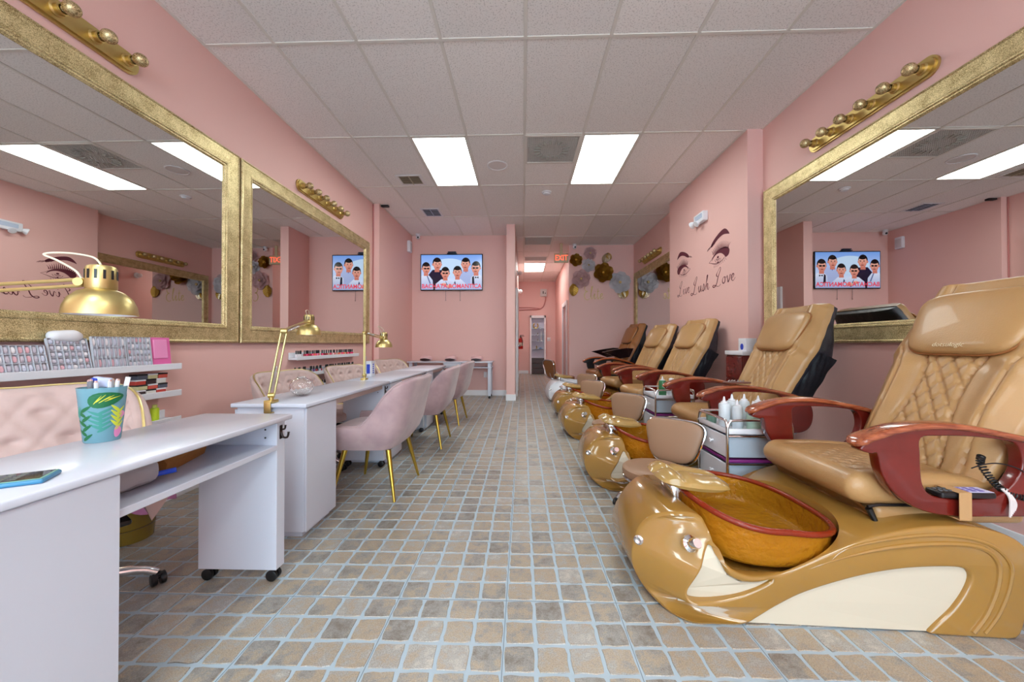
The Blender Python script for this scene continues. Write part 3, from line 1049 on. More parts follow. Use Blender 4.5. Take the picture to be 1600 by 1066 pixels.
def seat_surface(u, v):
    """seat cushion top height and shape; u 0..1 front->back, v 0..1 near->far"""
    return 0

AX = radians(28)
BD = Vector((sin(AX), 0, cos(AX)))
BN = Vector((-cos(AX), 0, sin(AX)))
BP = Vector((1.725, OY, .475))
BL = .955
def bw(v):
    pts = [(0, .262), (.25, .282), (.5, .30), (.63, .322), (.72, .308), (.85, .285), (.95, .268), (1.0, .25)]
    for (a, x), (c, y) in zip(pts, pts[1:]):
        if v <= c:
            t_ = (v - a) / (c - a); t_ = t_ * t_ * (3 - 2 * t_)
            return x + (y - x) * t_
    return pts[-1][1]
def bpt(u, v, h):
    """u -1..1 across (+ = far side), v 0..1 up the back, h out towards the sitter"""
    return BP + BD * (v * BL) + Vector((0, 1, 0)) * (u * bw(v)) + BN * h
def gauss(d, s): return math.exp(-(d / s) ** 2)
def back_h(u, v):
    a = abs(u)
    w = min(.56, .30 + 2.6 * (v - .44) ** 2 * (1.6 if v > .44 else .7))          # quilted panel half width
    h = .050 * (1 - a ** 3.2)
    h += .030 * gauss(a - .72, .20) * (0.5 + .5 * min(1, v / .3))
    h -= .012 * gauss(a - w, .028)                          # panel seam
    h -= .010 * gauss(a - (w + (1 - w) * .55), .022) * (1 if v < .62 else .4)
    # gathered folds at the shoulder
    if a > w: h += .004 * sin((v * 62 + a * 9)) * gauss(v - .58, .07)
    if a < w and v < .80:
        s = .084
        X, Y = u * .29, v * BL
        for sg in (1, -1):
            q = (X * 1.25 + sg * Y * .8) / s
            q = abs(q - round(q)) * s
            h -= .0085 * gauss(q, .0075)
        h += .004
    if v > .97: h *= (1.0 - v) / .03 * .7 + .3
    if v < .03: h *= .6 + .4 * v / .03
    return h

def text_logo(parent, body, M, size, m, name='logo'):
    b = text_mesh(body, size, .0004)
    xf(b, M)
    return mk(name, b, m, parent, smooth=False, shift=SH)

def spa_chair(label, lm=LEATH, base=GELC, woodm=WOOD, framem=MAHOG, bowl=AMBER, rim=AMBRIM, wings=False):
    t = empty('pedicure_spa_chair', (0, 0, 0), label=label, cat='pedicure chair', group='pedicure spa chairs along the right wall')
    # gelcoat base with two openings, cream core behind them
    b = curve_plate(body_out, [hole1], OY - .335, OY + .335, .011, 3, nose)
    # carve the seat of the foot bowl out of the deck
    cb = NB()
    rr_ = []
    for z_, k_ in ((.172, .50), (.178, .90), (.195, .97), (.26, 1.0), (.34, 1.02), (.75, 1.05)):
        rr_.append([cb.verts.new((BCX + (BRX + .012) * k_ * sgn(cos(2 * pi * q / 64), 2 / 2.7), OY + (BRY + .012) * k_ * sgn(sin(2 * pi * q / 64), 2 / 2.7), z_)) for q in range(64)])
    for a_, c_ in zip(rr_, rr_[1:]):
        for q in range(64): cb.faces.new((a_[q], a_[(q + 1) % 64], c_[(q + 1) % 64], c_[q]))
    cb.faces.new(rr_[0][::-1]); cb.faces.new(rr_[-1])
    cut = mk('cutter', cb, base, None, shift=SH)
    body = mk('base', b, base, t, shift=SH, ang=45)
    md = body.modifiers.new('carve', 'BOOLEAN'); md.operation = 'DIFFERENCE'; md.solver = 'EXACT'; md.object = cut
    dg = bpy.context.evaluated_depsgraph_get()
    nm = bpy.data.meshes.new_from_object(body.evaluated_get(dg))
    body.modifiers.clear(); old = body.data; body.data = nm
    bpy.data.objects.remove(cut); bpy.data.meshes.remove(old)
    nm.name = 'base'; finish(nm, True, 45)
    for s_ in (-1, 1):
        ya, yb = sorted((OY + s_ * .300, OY + s_ * .322))
        cm = CREAM if not wings else WPLAST
        b = curve_plate([(.585, .06), (.59, .11), (.64, .215), (.70, .285), (.735, .24), (.752, .178), (.80, .150), (.86, .148), (.925, .172), (.93, .15), (.85, .10), (.72, .06)], [], ya, yb, .0, 0, nose); mk('side_panel', b, cm, body, shift=SH, smooth=False)
        b = curve_plate([(.80, .006), (.90, .09), (1.1, .18), (1.3, .235), (1.48, .26), (1.58, .255), (1.59, .2), (1.56, .10), (1.50, .006)], [], ya, yb, .0, 0, nose); mk('side_panel', b, cm, body, shift=SH, smooth=False)
    # raised ribs sweeping over the rear leg
    for s in (-1, 1):
        for off, r in ((.0, .010), (.075, .008)):
            b = NB()
            pts = catmull([(1.02 + off, 0, .205 + off * .2), (1.16, 0, .262 + off * .35), (1.32, 0, .306 + off * .4), (1.48, 0, .325 + off * .4), (1.60 + off * .3, 0, .318 + off * .2), (1.655 + off * .5, 0, .270), (1.655 + off * .5, 0, .19), (1.62 + off * .5, 0, .09), (1.575 + off * .5, 0, .02)], 6)
            tube(b, [nose(Vector((p.x, OY + s * .333, p.z))) for p in pts], [.002] + [r * min(1, .2 + i / 16) for i in range(len(pts) - 1)], 8)
            mk('rib', b, base, body, shift=SH)
    # bowl
    bc = Vector((BCX, OY, 0))
    RXb, RYb = BRX, BRY
    def se(a, n=2.7): return sgn(cos(a), 2 / n), sgn(sin(a), 2 / n)
    def rimz(cx_): return .335 + .06 * max(0, -cx_) ** 2.2 - .03 * max(0, cx_) 
    def bowlp(a, d):
        cx_, cy_ = se(a)
        k = [1.0, .99, .98, .965, .93, .6, 0.0][d]
        dz = [0, .035, .075, .118, .140, .146, .147][d]
        z = rimz(cx_) - dz * (1 + .15 * (rimz(cx_) - .335) / .1)
        z = rimz(cx_) + (.186 - rimz(cx_)) * (dz / .147)
        return Vector((bc.x + RXb * k * cx_ + (1 - k) * .01, bc.y + RYb * k * cy_, z))
    def bowl_rnd(a, w, off):
        return 0
    nb = 72
    b = NB()
    levels = []
    for d in range(12):
        f = d / 11 * 6
        i0 = int(min(f, 5)); fr = f - i0
        levels.append((i0, fr))
    rings = []
    for (i0, fr) in levels[:-1]:
        rings.append([b.verts.new(bowlp(2 * pi * k / nb, i0).lerp(bowlp(2 * pi * k / nb, i0 + 1), fr)) for k in range(nb)])
    cvt = b.verts.new(bowlp(0, 6))
    for a, c in zip(rings, rings[1:]):
        for k in range(nb): b.faces.new((a[k], a[(k + 1) % nb], c[(k + 1) % nb], c[k]))
    for k in range(nb): b.faces.new((rings[-1][k], rings[-1][(k + 1) % nb], cvt))
    bmesh.ops.recalc_face_normals(b, faces=b.faces)
    bmesh.ops.solidify(b, geom=list(b.faces), thickness=.007)
    bo = mk('foot_bowl', b, bowl, t, shift=SH, ang=60)
    b = NB()
    tube(b, [bowlp(2 * pi * k / 96, 0) + Vector((0, 0, .002)) for k in range(96)], .012, 10, closed=True)
    mk('bowl_rim', b, rim, bo, shift=SH)
    b = NB(); lathe(b, [(0, .004), (.018, .004), (.022, 0)], 20, T(.90, OY, .203)); mk('drain', b, CHROME, bo, shift=SH)
    # neck, footrest
    b = NB()
    box(b, -.032, .032, -.07, .07, 0, .085, .012, 3, M=T(.695, OY, .335) @ RY(-.25))
    mk('footrest_neck', b, CHROME, t, shift=SH)
    b = NB()
    def fdisp(p):
        # two foot channels with ridges at the toe end
        q = Vector(p)
        if p.z > 0:
            q.z += .010 * gauss(p.x + .105, .026) - .012 * gauss(p.y - .01, .020) - .008 * gauss(p.x + .055, .016) - .006 * gauss(p.x - .05, .05)
        q.y *= 1.0 - .18 * max(0, p.x / .17)
        return q
    n_ = 40
    def ftop(i, j, up):
        x_, y_ = (i * 2 - 1), (j * 2 - 1)
        e_ = max(abs(x_) ** 5, 0) + max(abs(y_) ** 5, 0)
        k_ = max(0, 1 - e_ * .5) 
        rx_ = .158 * x_ * (1 - .10 * abs(y_) ** 4); ry_ = .135 * y_ * (1 - .16 * abs(x_) ** 4)
        hgt = (.036 * (1 - abs(x_) ** 4 * .75) * (1 - abs(y_) ** 4 * .6)) if up else -.030 * (1 - abs(x_) ** 3) * (1 - abs(y_) ** 3 * .6)
        if max(abs(x_), abs(y_)) > .999: hgt = 0
        return T(.75, OY, .42) @ RY(.12) @ fdisp(Vector((rx_, ry_, hgt if up else hgt - .0001)))
    grid(b, lambda i, j: ftop(i, j, True), n_, n_)
    grid(b, lambda i, j: ftop(i, j, False), n_, n_)
    bmesh.ops.remove_doubles(b, verts=b.verts, dist=.0006)
    mk('footrest', b, mat('tan_footrest_plastic', rgb(170, 138, 80), .22, coat=.3), t, shift=SH)
    # controls on the flank of the nose
    for y_, s in ((OY - .300, -1),):
        kd = Vector((.12, s * .8, .45)).normalized()
        p0 = Vector((.642, OY - .268, .262))
        b = NB(); lathe(b, [(.030, -.01), (.030, .006), (.022, .012), (.019, .014), (.019, .05), (.016, .056), (0, .056)], 24, align(p0, kd)); mk('control_knob', b, CHROME, t, shift=SH)
        b = NB(); lathe(b, [(.019, -.006), (.019, .004), (.012, .008), (.006, .004), (0, .004)], 20, align(Vector((.475, OY - .175, .225)), Vector((-.45, -.85, .1)))); mk('water_jet', b, CHROME, t, shift=SH)
    # seat
    b = NB()
    nu, nv = 60, 44
    X0, X1, hw = 1.258, 1.80, .272
    def seatf(i, j):
        u, v = i, j
        # u runs around the section: bottom rear -> front -> top rear ; v across
        y = (v * 2 - 1)
        ya = abs(y)
        sy = 1 - ya ** 6 * .10
        r = .062
        zc, X = .475, X0 + r
        if u < .15:
            x = X + (1 - u / .15) * .40; z = zc - r
        elif u < .45:
            a = (u - .15) / .30 * pi
            x = X - (r + .012) * sin(a); z = zc - r * cos(a)
        else:
            q = (u - .45) / .55
            x = X + q * (X1 - X); z = zc + r + .012 * sin(q * pi) - .030 * q
            if ya < .68 and q < .75:
                s = .062
                xx, yy = x, y * hw
                for sg in (1, -1):
                    d = (xx * .8 + sg * yy * 1.1) / s; d = abs(d - round(d)) * s
                    z -= .0045 * gauss(d, .006)
            z -= .008 * gauss(ya - .70, .03)
        edge = max(0, (ya - .86) / .14)
        zz = zc + (z - zc) * (1 - .45 * edge ** 2.4)
        xx = x + (.05 * edge ** 2.4 if u < .6 else 0)
        return Vector((xx, OY + y * hw * (1 - .0 * edge), zz))
    V = grid(b, seatf, nu, nv)
    b.faces.new([V[i][0] for i in range(nu + 1)]); b.faces.new([V[i][nv] for i in range(nu + 1)][::-1])
    mk('seat', b, lm, t, shift=SH, ang=50)
    b = NB()
    box(b, 1.345, 1.90, OY - .262, OY + .262, .345, .415, .025, 3)
    mk('seat_skirt', b, lm, t, shift=SH)
    b = NB()
    tube(b, [(1.31, OY - .266, .412), (1.345, OY - .268, .42), (1.60, OY - .266, .42), (1.9, OY - .262, .42)], .006, 8)
    tube(b, [(1.315, OY - .264, .405), (1.335, OY - .268, .36), (1.35, OY - .262, .35)], [.012, .009, .004], 8)
    mk('black_trim', b, BLACK, t, shift=SH)
    # lower front apron of folded leather sloping to the bowl
    b = NB()
    def apr(u, v):
        y = v * 2 - 1
        x = 1.285 + .075 * u + .01 * sin(u * pi); z = .425 - .085 * u
        return Vector((x, OY + y * .262, z + .004 * sin(y * 9 + u * 3)))
    grid(b, apr, 10, 20)
    bmesh.ops.solidify(b, geom=list(b.faces), thickness=.03)
    mk('front_apron', b, lm, t, shift=SH, ang=60)
    # back: quilted front
    b = NB()
    nu, nv = 76, 124
    V = grid(b, lambda i, j: bpt(i * 2 - 1, j, back_h(i * 2 - 1, j)), nu, nv)
    V2 = [[b.verts.new(bpt(s * 1.0, j / nv, -.035)) for j in range(nv + 1)] for s in (-1, 1)]
    for j in range(nv):
        b.faces.new((V2[0][j], V[0][j], V[0][j + 1], V2[0][j + 1]))
        b.faces.new((V[nu][j], V2[1][j], V2[1][j + 1], V[nu][j + 1]))
        b.faces.new((V2[0][j + 1], V2[1][j + 1], V2[1][j], V2[0][j]))
    b.faces.new([V[i][nv] for i in range(nu + 1)] + [V2[1][nv], V2[0][nv]])
    b.faces.new([V2[0][0], V2[1][0]] + [V[i][0] for i in range(nu, -1, -1)])
    mk('backrest', b, lm, t, shift=SH, ang=60)
    # black shell behind
    b = NB()
    def shellp(a, v):
        ang = pi * a
        d = .06 + .13 * sin(min(1, v * 1.15) * pi) ** .7 + .02 * (1 - v)
        w = bw(v) * 1.0
        cu, cv = sgn(cos(ang), .55), sgn(sin(ang), .55)
        fold = .004 * sin(v * 46 + cos(ang) * 5) * gauss(v - .45, .2)
        return BP + BD * (v * BL * (.995)) + Vector((0, 1, 0)) * (-cu * w) + BN * (-.036 - d * cv + fold)
    V = grid(b, shellp, 22, 44)
    b.faces.new([V[i][44] for i in range(23)]); b.faces.new([V[i][0] for i in range(23)][::-1])
    sh = mk('back_shell', b, BLACKV, t, shift=SH, ang=55)
    for s in (-1, 1):
        b = NB()
        def pock(u, v):
            vv = .28 + .34 * v
            base_ = BP + BD * (vv * BL) + Vector((0, 1, 0)) * (s * (bw(vv) + .006 + .012 * sin(pi * v) * sin(pi * u) + .003 * sin(u * 20 + v * 14))) + BN * (-.05 - .12 * u)
            return base_
        grid(b, pock, 12, 14)
        bmesh.ops.solidify(b, geom=list(b.faces), thickness=.004)
        mk('side_pocket', b, BLACKV, sh, shift=SH)
    # headrest pillow
    b = NB()
    def hp(p):
        q = Vector(p)
        q.y *= 1.0 + .10 * (p.x / .16)       # wider at the top
        q.z += -.10 * p.y * p.y
        return q
    Mh = Matrix.Translation(bpt(0, .735, .066)) @ Matrix((( BD.x, 0, BN.x), (0, 1, 0), (BD.z, 0, BN.z))).to_4x4()
    superell(b, (0, 0, 0), (.160, .225, .036), .55, .42, 56, 14, M=Mh, disp=hp)
    hr = mk('headrest', b, lm, t, shift=SH, ang=60)
    b = NB()
    pts = []
    for k in range(64):
        a = 2 * pi * k / 64
        p = hp(Vector((0.162 * sgn(cos(a), .42), .228 * sgn(sin(a), .42), 0)))
        pts.append(Mh @ p)
    tube(b, pts, .005, 6, closed=True)
    mk('piping', b, LEATHD if not wings else BLACK, hr, shift=SH)
    # arms
    arm_out = [(1.222, .650), (1.262, .632), (1.284, .632), (1.299, .564), (1.335, .5), (1.389, .454), (1.46, .423), (1.55, .41), (1.70, .41), (1.84, .414), (1.93, .43), (1.975, .48), (1.985, .56), (1.96, .625), (1.90, .655), (1.81, .683), (1.722, .700), (1.633, .716), (1.544, .727), (1.454, .727), (1.355, .715), (1.273, .690)]
    arm_in = [(1.437, .690), (1.434, .63), (1.435, .575), (1.443, .519), (1.47, .486), (1.523, .474), (1.60, .472), (1.675, .478), (1.728, .5), (1.775, .56), (1.787, .62), (1.766, .672), (1.70, .688), (1.60, .697), (1.50, .698)]
    ao = [(p.x, p.y) for p in catmull([(x, y, 0) for x, y in arm_out], 4, True)]
    ai = [(p.x, p.y) for p in catmull([(x, y, 0) for x, y in arm_in], 4, True)]
    top = catmull([(1.207, 0, .664), (1.235, 0, .684), (1.273, 0, .700), (1.355, 0, .725), (1.454, 0, .737), (1.544, 0, .737), (1.633, 0, .726), (1.722, 0, .708), (1.81, 0, .688), (1.90, 0, .660), (1.965, 0, .628)], 5)
    for s in (-1, 1):
        yc = OY + s * .315
        b = curve_plate(ao, [ai], yc - .022, yc + .022, .006, 2)
        ar = mk('armrest_frame', b, framem, t, shift=SH, ang=40)
        b = NB()
        n = len(top)
        rows = []
        for i, p in enumerate(top):
            q = i / (n - 1)
            w_ = .041 * (1 - .12 * q) * min(1, .45 + i * .14)
            th_ = .013 * min(1, .5 + i * .16)
            tg = (top[min(i + 1, n - 1)] - top[max(i - 1, 0)]).normalized()
            nn = Vector((-tg.z, 0, tg.x))
            ring = []
            for k in range(16):
                a = 2 * pi * k / 16
                ring.append(b.verts.new(Vector((p.x, yc, p.z)) + Vector((0, w_ * sgn(cos(a), .6), 0)) + nn * (th_ * sgn(sin(a), .6) - .004)))
            rows.append(ring)
        for a, c in zip(rows, rows[1:]):
            for k in range(16): b.faces.new((a[k], a[(k + 1) % 16], c[(k + 1) % 16], c[k]))
        b.faces.new(rows[0][::-1]); b.faces.new(rows[-1])
        mk('arm_cap', b, woodm, ar, shift=SH, ang=50)
        b = NB(); box(b, 1.60, 1.90, yc - .02 - s * .03, yc + .02 - s * .03, .40, .44, .006); mk('arm_bracket', b, STEEL, ar, shift=SH)
    if wings:
        for s in (-1, 1):
            b = NB()
            pts = [(1.37, .84), (1.50, .80), (1.68, .735), (1.86, .76), (1.93, .90), (1.80, .905), (1.60, .88)]
            prism(b, pts, lambda u, v, w: (u, w, v), OY + s * .30 - .02, OY + s * .30 + .02)
            mk('side_wing', b, mat('gloss_black_shell', rgb(26, 14, 16), .12, coat=.6), t, shift=SH)
    return t

sp = spa_chair('nearest tan leather pedicure chair with quilted back and amber foot bowl')
text_logo([o for o in bpy.data.objects if o.name.startswith('headrest') and o.parent == sp][0], 'dotsulogic',
          Matrix.Translation(bpt(.0, .60, .100)) @ Matrix(((0, BD.x, BN.x), (-1, 0, 0), (0, BD.z, BN.z))).to_4x4(), .030, mat('pale_stitched_logo', rgb(214, 196, 160), .6))
logo = [o for o in bpy.data.objects if o.name.startswith('logo')][0]
sp.location = (OX, OY, 0)
dup(sp, (1.16, 2.93, 0), 0, 'second tan pedicure chair from the front, beside the large right mirror')
dup(sp, (1.13, 4.34, 0), radians(7), 'third tan pedicure chair, in front of the eye decals on the pillar wall')
dup(sp, (1.13, 5.42, 0), radians(9), 'fourth tan pedicure chair, just past the eye decals, before the brown one')
s5 = spa_chair('farthest pedicure chair, darker brown with glossy black side wings and a white base', lm=LEATHD, base=WPLAST, woodm=mat('orange_brown_wood', rgb(168, 84, 44), .25, coat=.4), framem=BLACK, bowl=WPLAST, rim=WPLAST, wings=True)
s5.location = (1.12, 6.72, 0); s5.rotation_euler = (0, 0, radians(8)); s5.scale = (1, 1, 1.06)
for o in list(bpy.data.objects):      # the stitched logo is only legible on the nearest headrest
    if o.name.startswith('logo') and o != logo: bpy.data.objects.remove(o)

# ================================================================== PEDICURE STOOLS
def stool(label, seatm=STOOLV):
    t = empty('pedicure_stool', (0, 0, 0), label=label, cat='stool', group='low rolling stools by the pedicure chairs')
    b = NB(); superell(b, (0, 0, .262), (.185, .185, .038), .5, 1, 36, 12); mk('seat', b, seatm, t)
    b = NB(); tube(b, [(.175 * cos(a), .175 * sin(a), .230) for a in [2 * pi * k / 40 for k in range(40)]], .009, 8, closed=True); mk('seat_ring', b, CHROME, t)
    b = NB(); tube(b, [(0, 0, .075), (0, 0, .24)], [.026, .02], 14); mk('gas_lift', b, CHROME, t)
    for k in range(5):
        a = 2 * pi * k / 5 + pi * .96
        b = NB(); tube(b, catmull([(0, 0, .10), (.10 * cos(a), .10 * sin(a), .105), (.19 * cos(a), .19 * sin(a), .09), (.225 * cos(a), .225 * sin(a), .055)], 5), [.016] * 8 + [.012] * 8, 10); mk('base_arm', b, CHROME, t)
        caster(t, .228 * cos(a), .228 * sin(a), .052, .023)
    # backrest: rounded trapezoid pad leaning back
    Mb = T(.26, 0, .40) @ RY(.22)
    def bd(p):
        q = Vector(p); q.y *= 1.0 + .20 * p.z / .13
        q.x += .5 * p.y * p.y
        return q
    b = NB(); superell(b, (0, 0, 0), (.024, .168, .135), .5, .45, 40, 18, M=Mb, disp=bd)
    # section: x thin, so the squarish exponent shapes the y-z outline through nv rings
    mk('backrest', b, seatm, t, ang=60)
    b = NB()
    pts = []
    for k in range(48):
        a = 2 * pi * k / 48
        pts.append(Mb @ bd(Vector((.020, .172 * sgn(cos(a), .5), .139 * sgn(sin(a), .5)))))
    tube(b, pts, .0085, 8, closed=True)
    tube(b, catmull([(.0, 0, .235), (.14, 0, .225), (.235, 0, .25), tuple(Mb @ Vector((.03, 0, -.05)))], 6), .011, 8)
    mk('back_frame', b, CHROME, t)
    return t
st = stool('nearest taupe stool with chrome framed backrest, beside the first foot bowl')
st.location = (.79, 2.25, 0); st.rotation_euler = (0, 0, radians(46))
dup(st, (.84, 3.52, 0), radians(44), 'second taupe stool with chrome base, between the second and third pedicure chairs')
dup(st, (.74, 4.84, 0), radians(46), 'third taupe stool, partly hidden behind the second stool backrest')
dup(st, (.86, 5.98, 0), radians(46), 'fourth taupe stool, in front of the farthest pedicure chairs')
s2 = stool('farthest stool, dark brown with a tall rounded backrest, by the corridor', LEATHD)
s2.location = (.82, 7.40, 0); s2.rotation_euler = (0, 0, radians(205)); s2.scale = (1.15, 1.15, 1.35)

# ================================================================== TROLLEYS
CLEARP = mat('frosted_drawer_plastic', rgb(206, 222, 238), .3, trans=.35, ior=1.2)
def trolley(label):
    t = empty('pedicure_trolley', (0, 0, 0), label=label, cat='trolley', group='white salon trolleys between the pedicure chairs')
    w, l = .175, .165
    b = NB(); box(b, -w, w, -l, l, .515, .53, .006); 
    for s in (-1, 1):
        box(b, s * w - .006, s * w + .006, -l, l, .52, .55, .004); box(b, -w, w, s * l - .006, s * l + .006, .52, .55, .004)
    mk('top_tray', b, WPLAST, t)
    for z0, z1, n in ((.385, .505, 1), (.185, .345, 2)):
        b = NB()
        box(b, -w + .012, w - .01, -l + .01, l - .01, z0, z0 + .006)
        for s in (-1, 1): box(b, -w + .012, w - .01, s * (l - .012) - .003, s * (l - .012) + .003, z0, z1)
        box(b, w - .016, w - .01, -l + .012, l - .012, z0, z1)
        dr = mk('drawer', b, CLEARP, t, smooth=False)
        b = NB(); box(b, -w, -w + .010, -l + .004, l - .004, z0 - .004, z1, .004, 1); mk('drawer_front', b, WPLAST, dr)
        b = NB(); lathe(b, [(.007, 0), (.007, .012), (.013, .016), (.013, .022), (0, .025)], 14, T(-w, 0, (z0 + z1) / 2) @ RY(-pi / 2)); mk('knob', b, WPLAST, dr)
        b = NB()
        box(b, -w + .05, w - .03, -l + .03, l - .03, z0 + .008, z0 + .07, .01)
        mk('contents', b, mat('blue_supplies', rgb(120, 165, 215), .6), dr)
    b = NB(); box(b, -w + .004, w - .004, -l + .004, l - .004, .355, .372, .003, 1); mk('purple_shelf', b, mat('purple_plastic', rgb(130, 44, 120), .35), t)
    b = NB()
    for sx in (-1, 1):
        for sy in (-1, 1):
            tube(b, [(sx * (w + .004), sy * (l + .004), .06), (sx * (w + .004), sy * (l + .004), .56)], .008, 10)
    for s in (-1, 1):
        tube(b, catmull([(s * (w + .004), -l - .004, .55), (s * (w + .004), -l + .01, .588), (s * (w + .004), -l + .05, .597), (s * (w + .004), l - .05, .597), (s * (w + .004), l - .01, .588), (s * (w + .004), l + .004, .55)], 5), .008, 10)
        tube(b, catmull([(-w - .004, s * (l + .004), .55), (-w + .01, s * (l + .004), .588), (-w + .05, s * (l + .004), .597), (w - .05, s * (l + .004), .597), (w - .01, s * (l + .004), .588), (w + .004, s * (l + .004), .55)], 5), .008, 10)
        tube(b, [(-w, s * (l + .004), .508), (w, s * (l + .004), .508)], .006, 8)
        tube(b, [(-w, s * (l + .004), .35), (w, s * (l + .004), .35)], .006, 8)
        tube(b, [(-w, s * (l + .004), .175), (w, s * (l + .004), .175)], .006, 8)
    mk('chrome_frame', b, CHROME, t)
    for sx in (-1, 1):
        for sy in (-1, 1): caster(t, sx * w, sy * l, .062, .024)
    return t
tr = trolley('nearest white trolley with chrome rails, full of squeeze bottles'); tr.location = (1.335, 2.29, 0)
dup(tr, (1.42, 3.66, 0), 0, 'farther white trolley with a green soap bottle, behind the second pedicure chair')

SQZ = mat('milky_bottle_plastic', rgb(226, 234, 240), .3, trans=.15)
def bottle(x, y, z, r, h, label, cat='bottle', m=SQZ, group=None, name='squeeze_bottle', cap=WPLAST, nozzle=True):
    t = empty(name, (x, y, z), label=label, cat=cat, group=group)
    b = NB(); lathe(b, [(0, 0), (r * .9, 0), (r, .006), (r, h * .72), (r * .92, h * .77), (r * .55, h * .80), (0, h * .8)], 22); mk('body', b, m, t)
    b = NB()
    if nozzle: lathe(b, [(r * .6, h * .775), (r * .62, h * .83), (r * .3, h * .85), (r * .12, h), (0, h)], 18)
    else: lathe(b, [(r * .6, h * .775), (r * .6, h * .97), (0, h)], 18)
    mk('cap', b, cap, t)
    return t
PALEG = mat('pale_green_lotion', rgb(196, 226, 206), .35, trans=.1)
spots = [(1.205, 2.20, .03, .185, 'leftmost white squeeze bottle on the near trolley', SQZ), (1.265, 2.17, .028, .17, 'second white squeeze bottle from the left on the near trolley', SQZ),
         (1.29, 2.27, .032, .19, 'tall white squeeze bottle at the back of the near trolley', SQZ), (1.345, 2.15, .034, .165, 'greenish squeeze bottle in the middle of the near trolley', PALEG),
         (1.37, 2.28, .03, .19, 'white squeeze bottle behind the greenish one on the near trolley', SQZ), (1.42, 2.17, .033, .17, 'rightmost pale green squeeze bottle on the near trolley', PALEG), (1.455, 2.28, .03, .18, 'white squeeze bottle at the back right of the near trolley', SQZ)]
for x, y, r, h, l, m in spots: bottle(x, y + .045, .531, r, h, l, m=m, group='squeeze bottles on the near trolley')
b = NB(); lathe(b, [(0, 0), (.028, 0), (.032, .05), (.03, .05), (.026, .004), (0, .004)], 20)
tag(mk('measuring_cup', b, mat('green_tint_plastic', rgb(150, 190, 170), .2, trans=.5), loc=(1.20, 2.385, .531)), 'small greenish plastic cup on the far corner of the near trolley', 'cup')
bottle(1.34, 3.58, .531, .035, .19, 'bright green liquid bottle with white cap on the farther trolley', m=mat('green_liquid', rgb(70, 140, 90), .25, trans=.3), name='soap_bottle')
bottle(1.44, 3.62, .531, .038, .17, 'white lotion bottle beside the green one on the farther trolley', name='lotion_bottle', nozzle=False)
b = NB(); superell(b, (0, 0, .012), (.10, .055, .012), .5, .6, 30, 8)
o = mk('foot_pedal', b, CHROME, loc=(1.05, 2.30, .0)); tag(o, 'shiny metal pedal on the floor between the stool and the trolley', 'pedal')

# tall side cabinet with a tissue box between chairs 2 and 3
t = empty('side_cabinet', (2.14, 3.60, 0), label='narrow dark red cabinet with white top against the right wall by the pillar', cat='cabinet')
b = NB(); box(b, -.105, .13, -.13, .14, .02, .925, .004); bd_ = mk('body', b, MAHOG, t, smooth=False)
for k in range(4):
    b = NB(); box(b, -.115, -.106, -.125, .135, .04 + k * .22, .25 + k * .22, .003, 1); dr = mk('drawer', b, MAHOG, bd_)
b = NB(); box(b, -.12, .14, -.145, .15, .925, .965, .006); mk('top', b, WPLAST, t)
t = empty('tissue_box', (2.12, 3.55, .965), label='white box with a blue mark on the dark red side cabinet', cat='box')
b = NB(); box(b, -.045, .055, -.06, .06, 0, .12, .004); mk('carton', b, WPLAST, t)
b = NB()
prism(b, [(.02 * cos(a) * 1.2, .03 * sin(a)) for a in [2 * pi * k / 20 for k in range(20)]], lambda u, v, w: (-w, u, v + .04), .0455, .0475)
mk('blue_mark', b, mat('blue_print', rgb(40, 70, 190), .5), t)

# massage remote lying in the near armrest, strapped with tape
rz = .4755
t = empty('massage_remote', (1.60, OY - .318, rz), label='black massage remote taped to the nearest armrest with tan tape', cat='remote control')
b = NB(); box(b, -.105, .085, -.030, .030, .002, .024, .007, 3); mk('handset', b, BLACK, t)
b = NB(); box(b, -.02, .08, -.026, .026, .0235, .0252, .0005, 1); mk('display_label', b, mat('pale_lilac_label', rgb(196, 196, 226), .35), t)
b = NB()
for i in range(3):
    for j in range(3): box(b, -.012 + i * .026, .004 + i * .026, -.018 + j * .014, -.009 + j * .014, .0252, .0262)
mk('label_print', b, mat('violet_print', rgb(92, 84, 176), .4), t, smooth=False)
b = NB()
for i in range(3):
    for j in range(2): lathe(b, [(.006, .022), (.006, .027), (0, .028)], 10, T(-.09 + i * .018, -.01 + j * .02, 0))
mk('button', b, mat('grey_rubber_key', rgb(90, 92, 96), .6), t)
b = NB()
pts = [(-.034, -.0352, .030), (.034, -.0352, .030)]
box(b, -.055, -.012, -.036, .036, .0245, .0275, .001, 1)
box(b, -.055, -.012, -.0385, -.0352, -.068, .0275, .001, 1)
box(b, -.055, -.012, .0352, .0385, -.068, .0275, .001, 1)
box(b, -.055, -.012, -.0385, .0385, -.071, -.0675, .001, 1)
mk('tape_strap', b, mat('tan_tape', rgb(186, 146, 100), .5, bump=.4, bscale=200, bdist=.002), t)
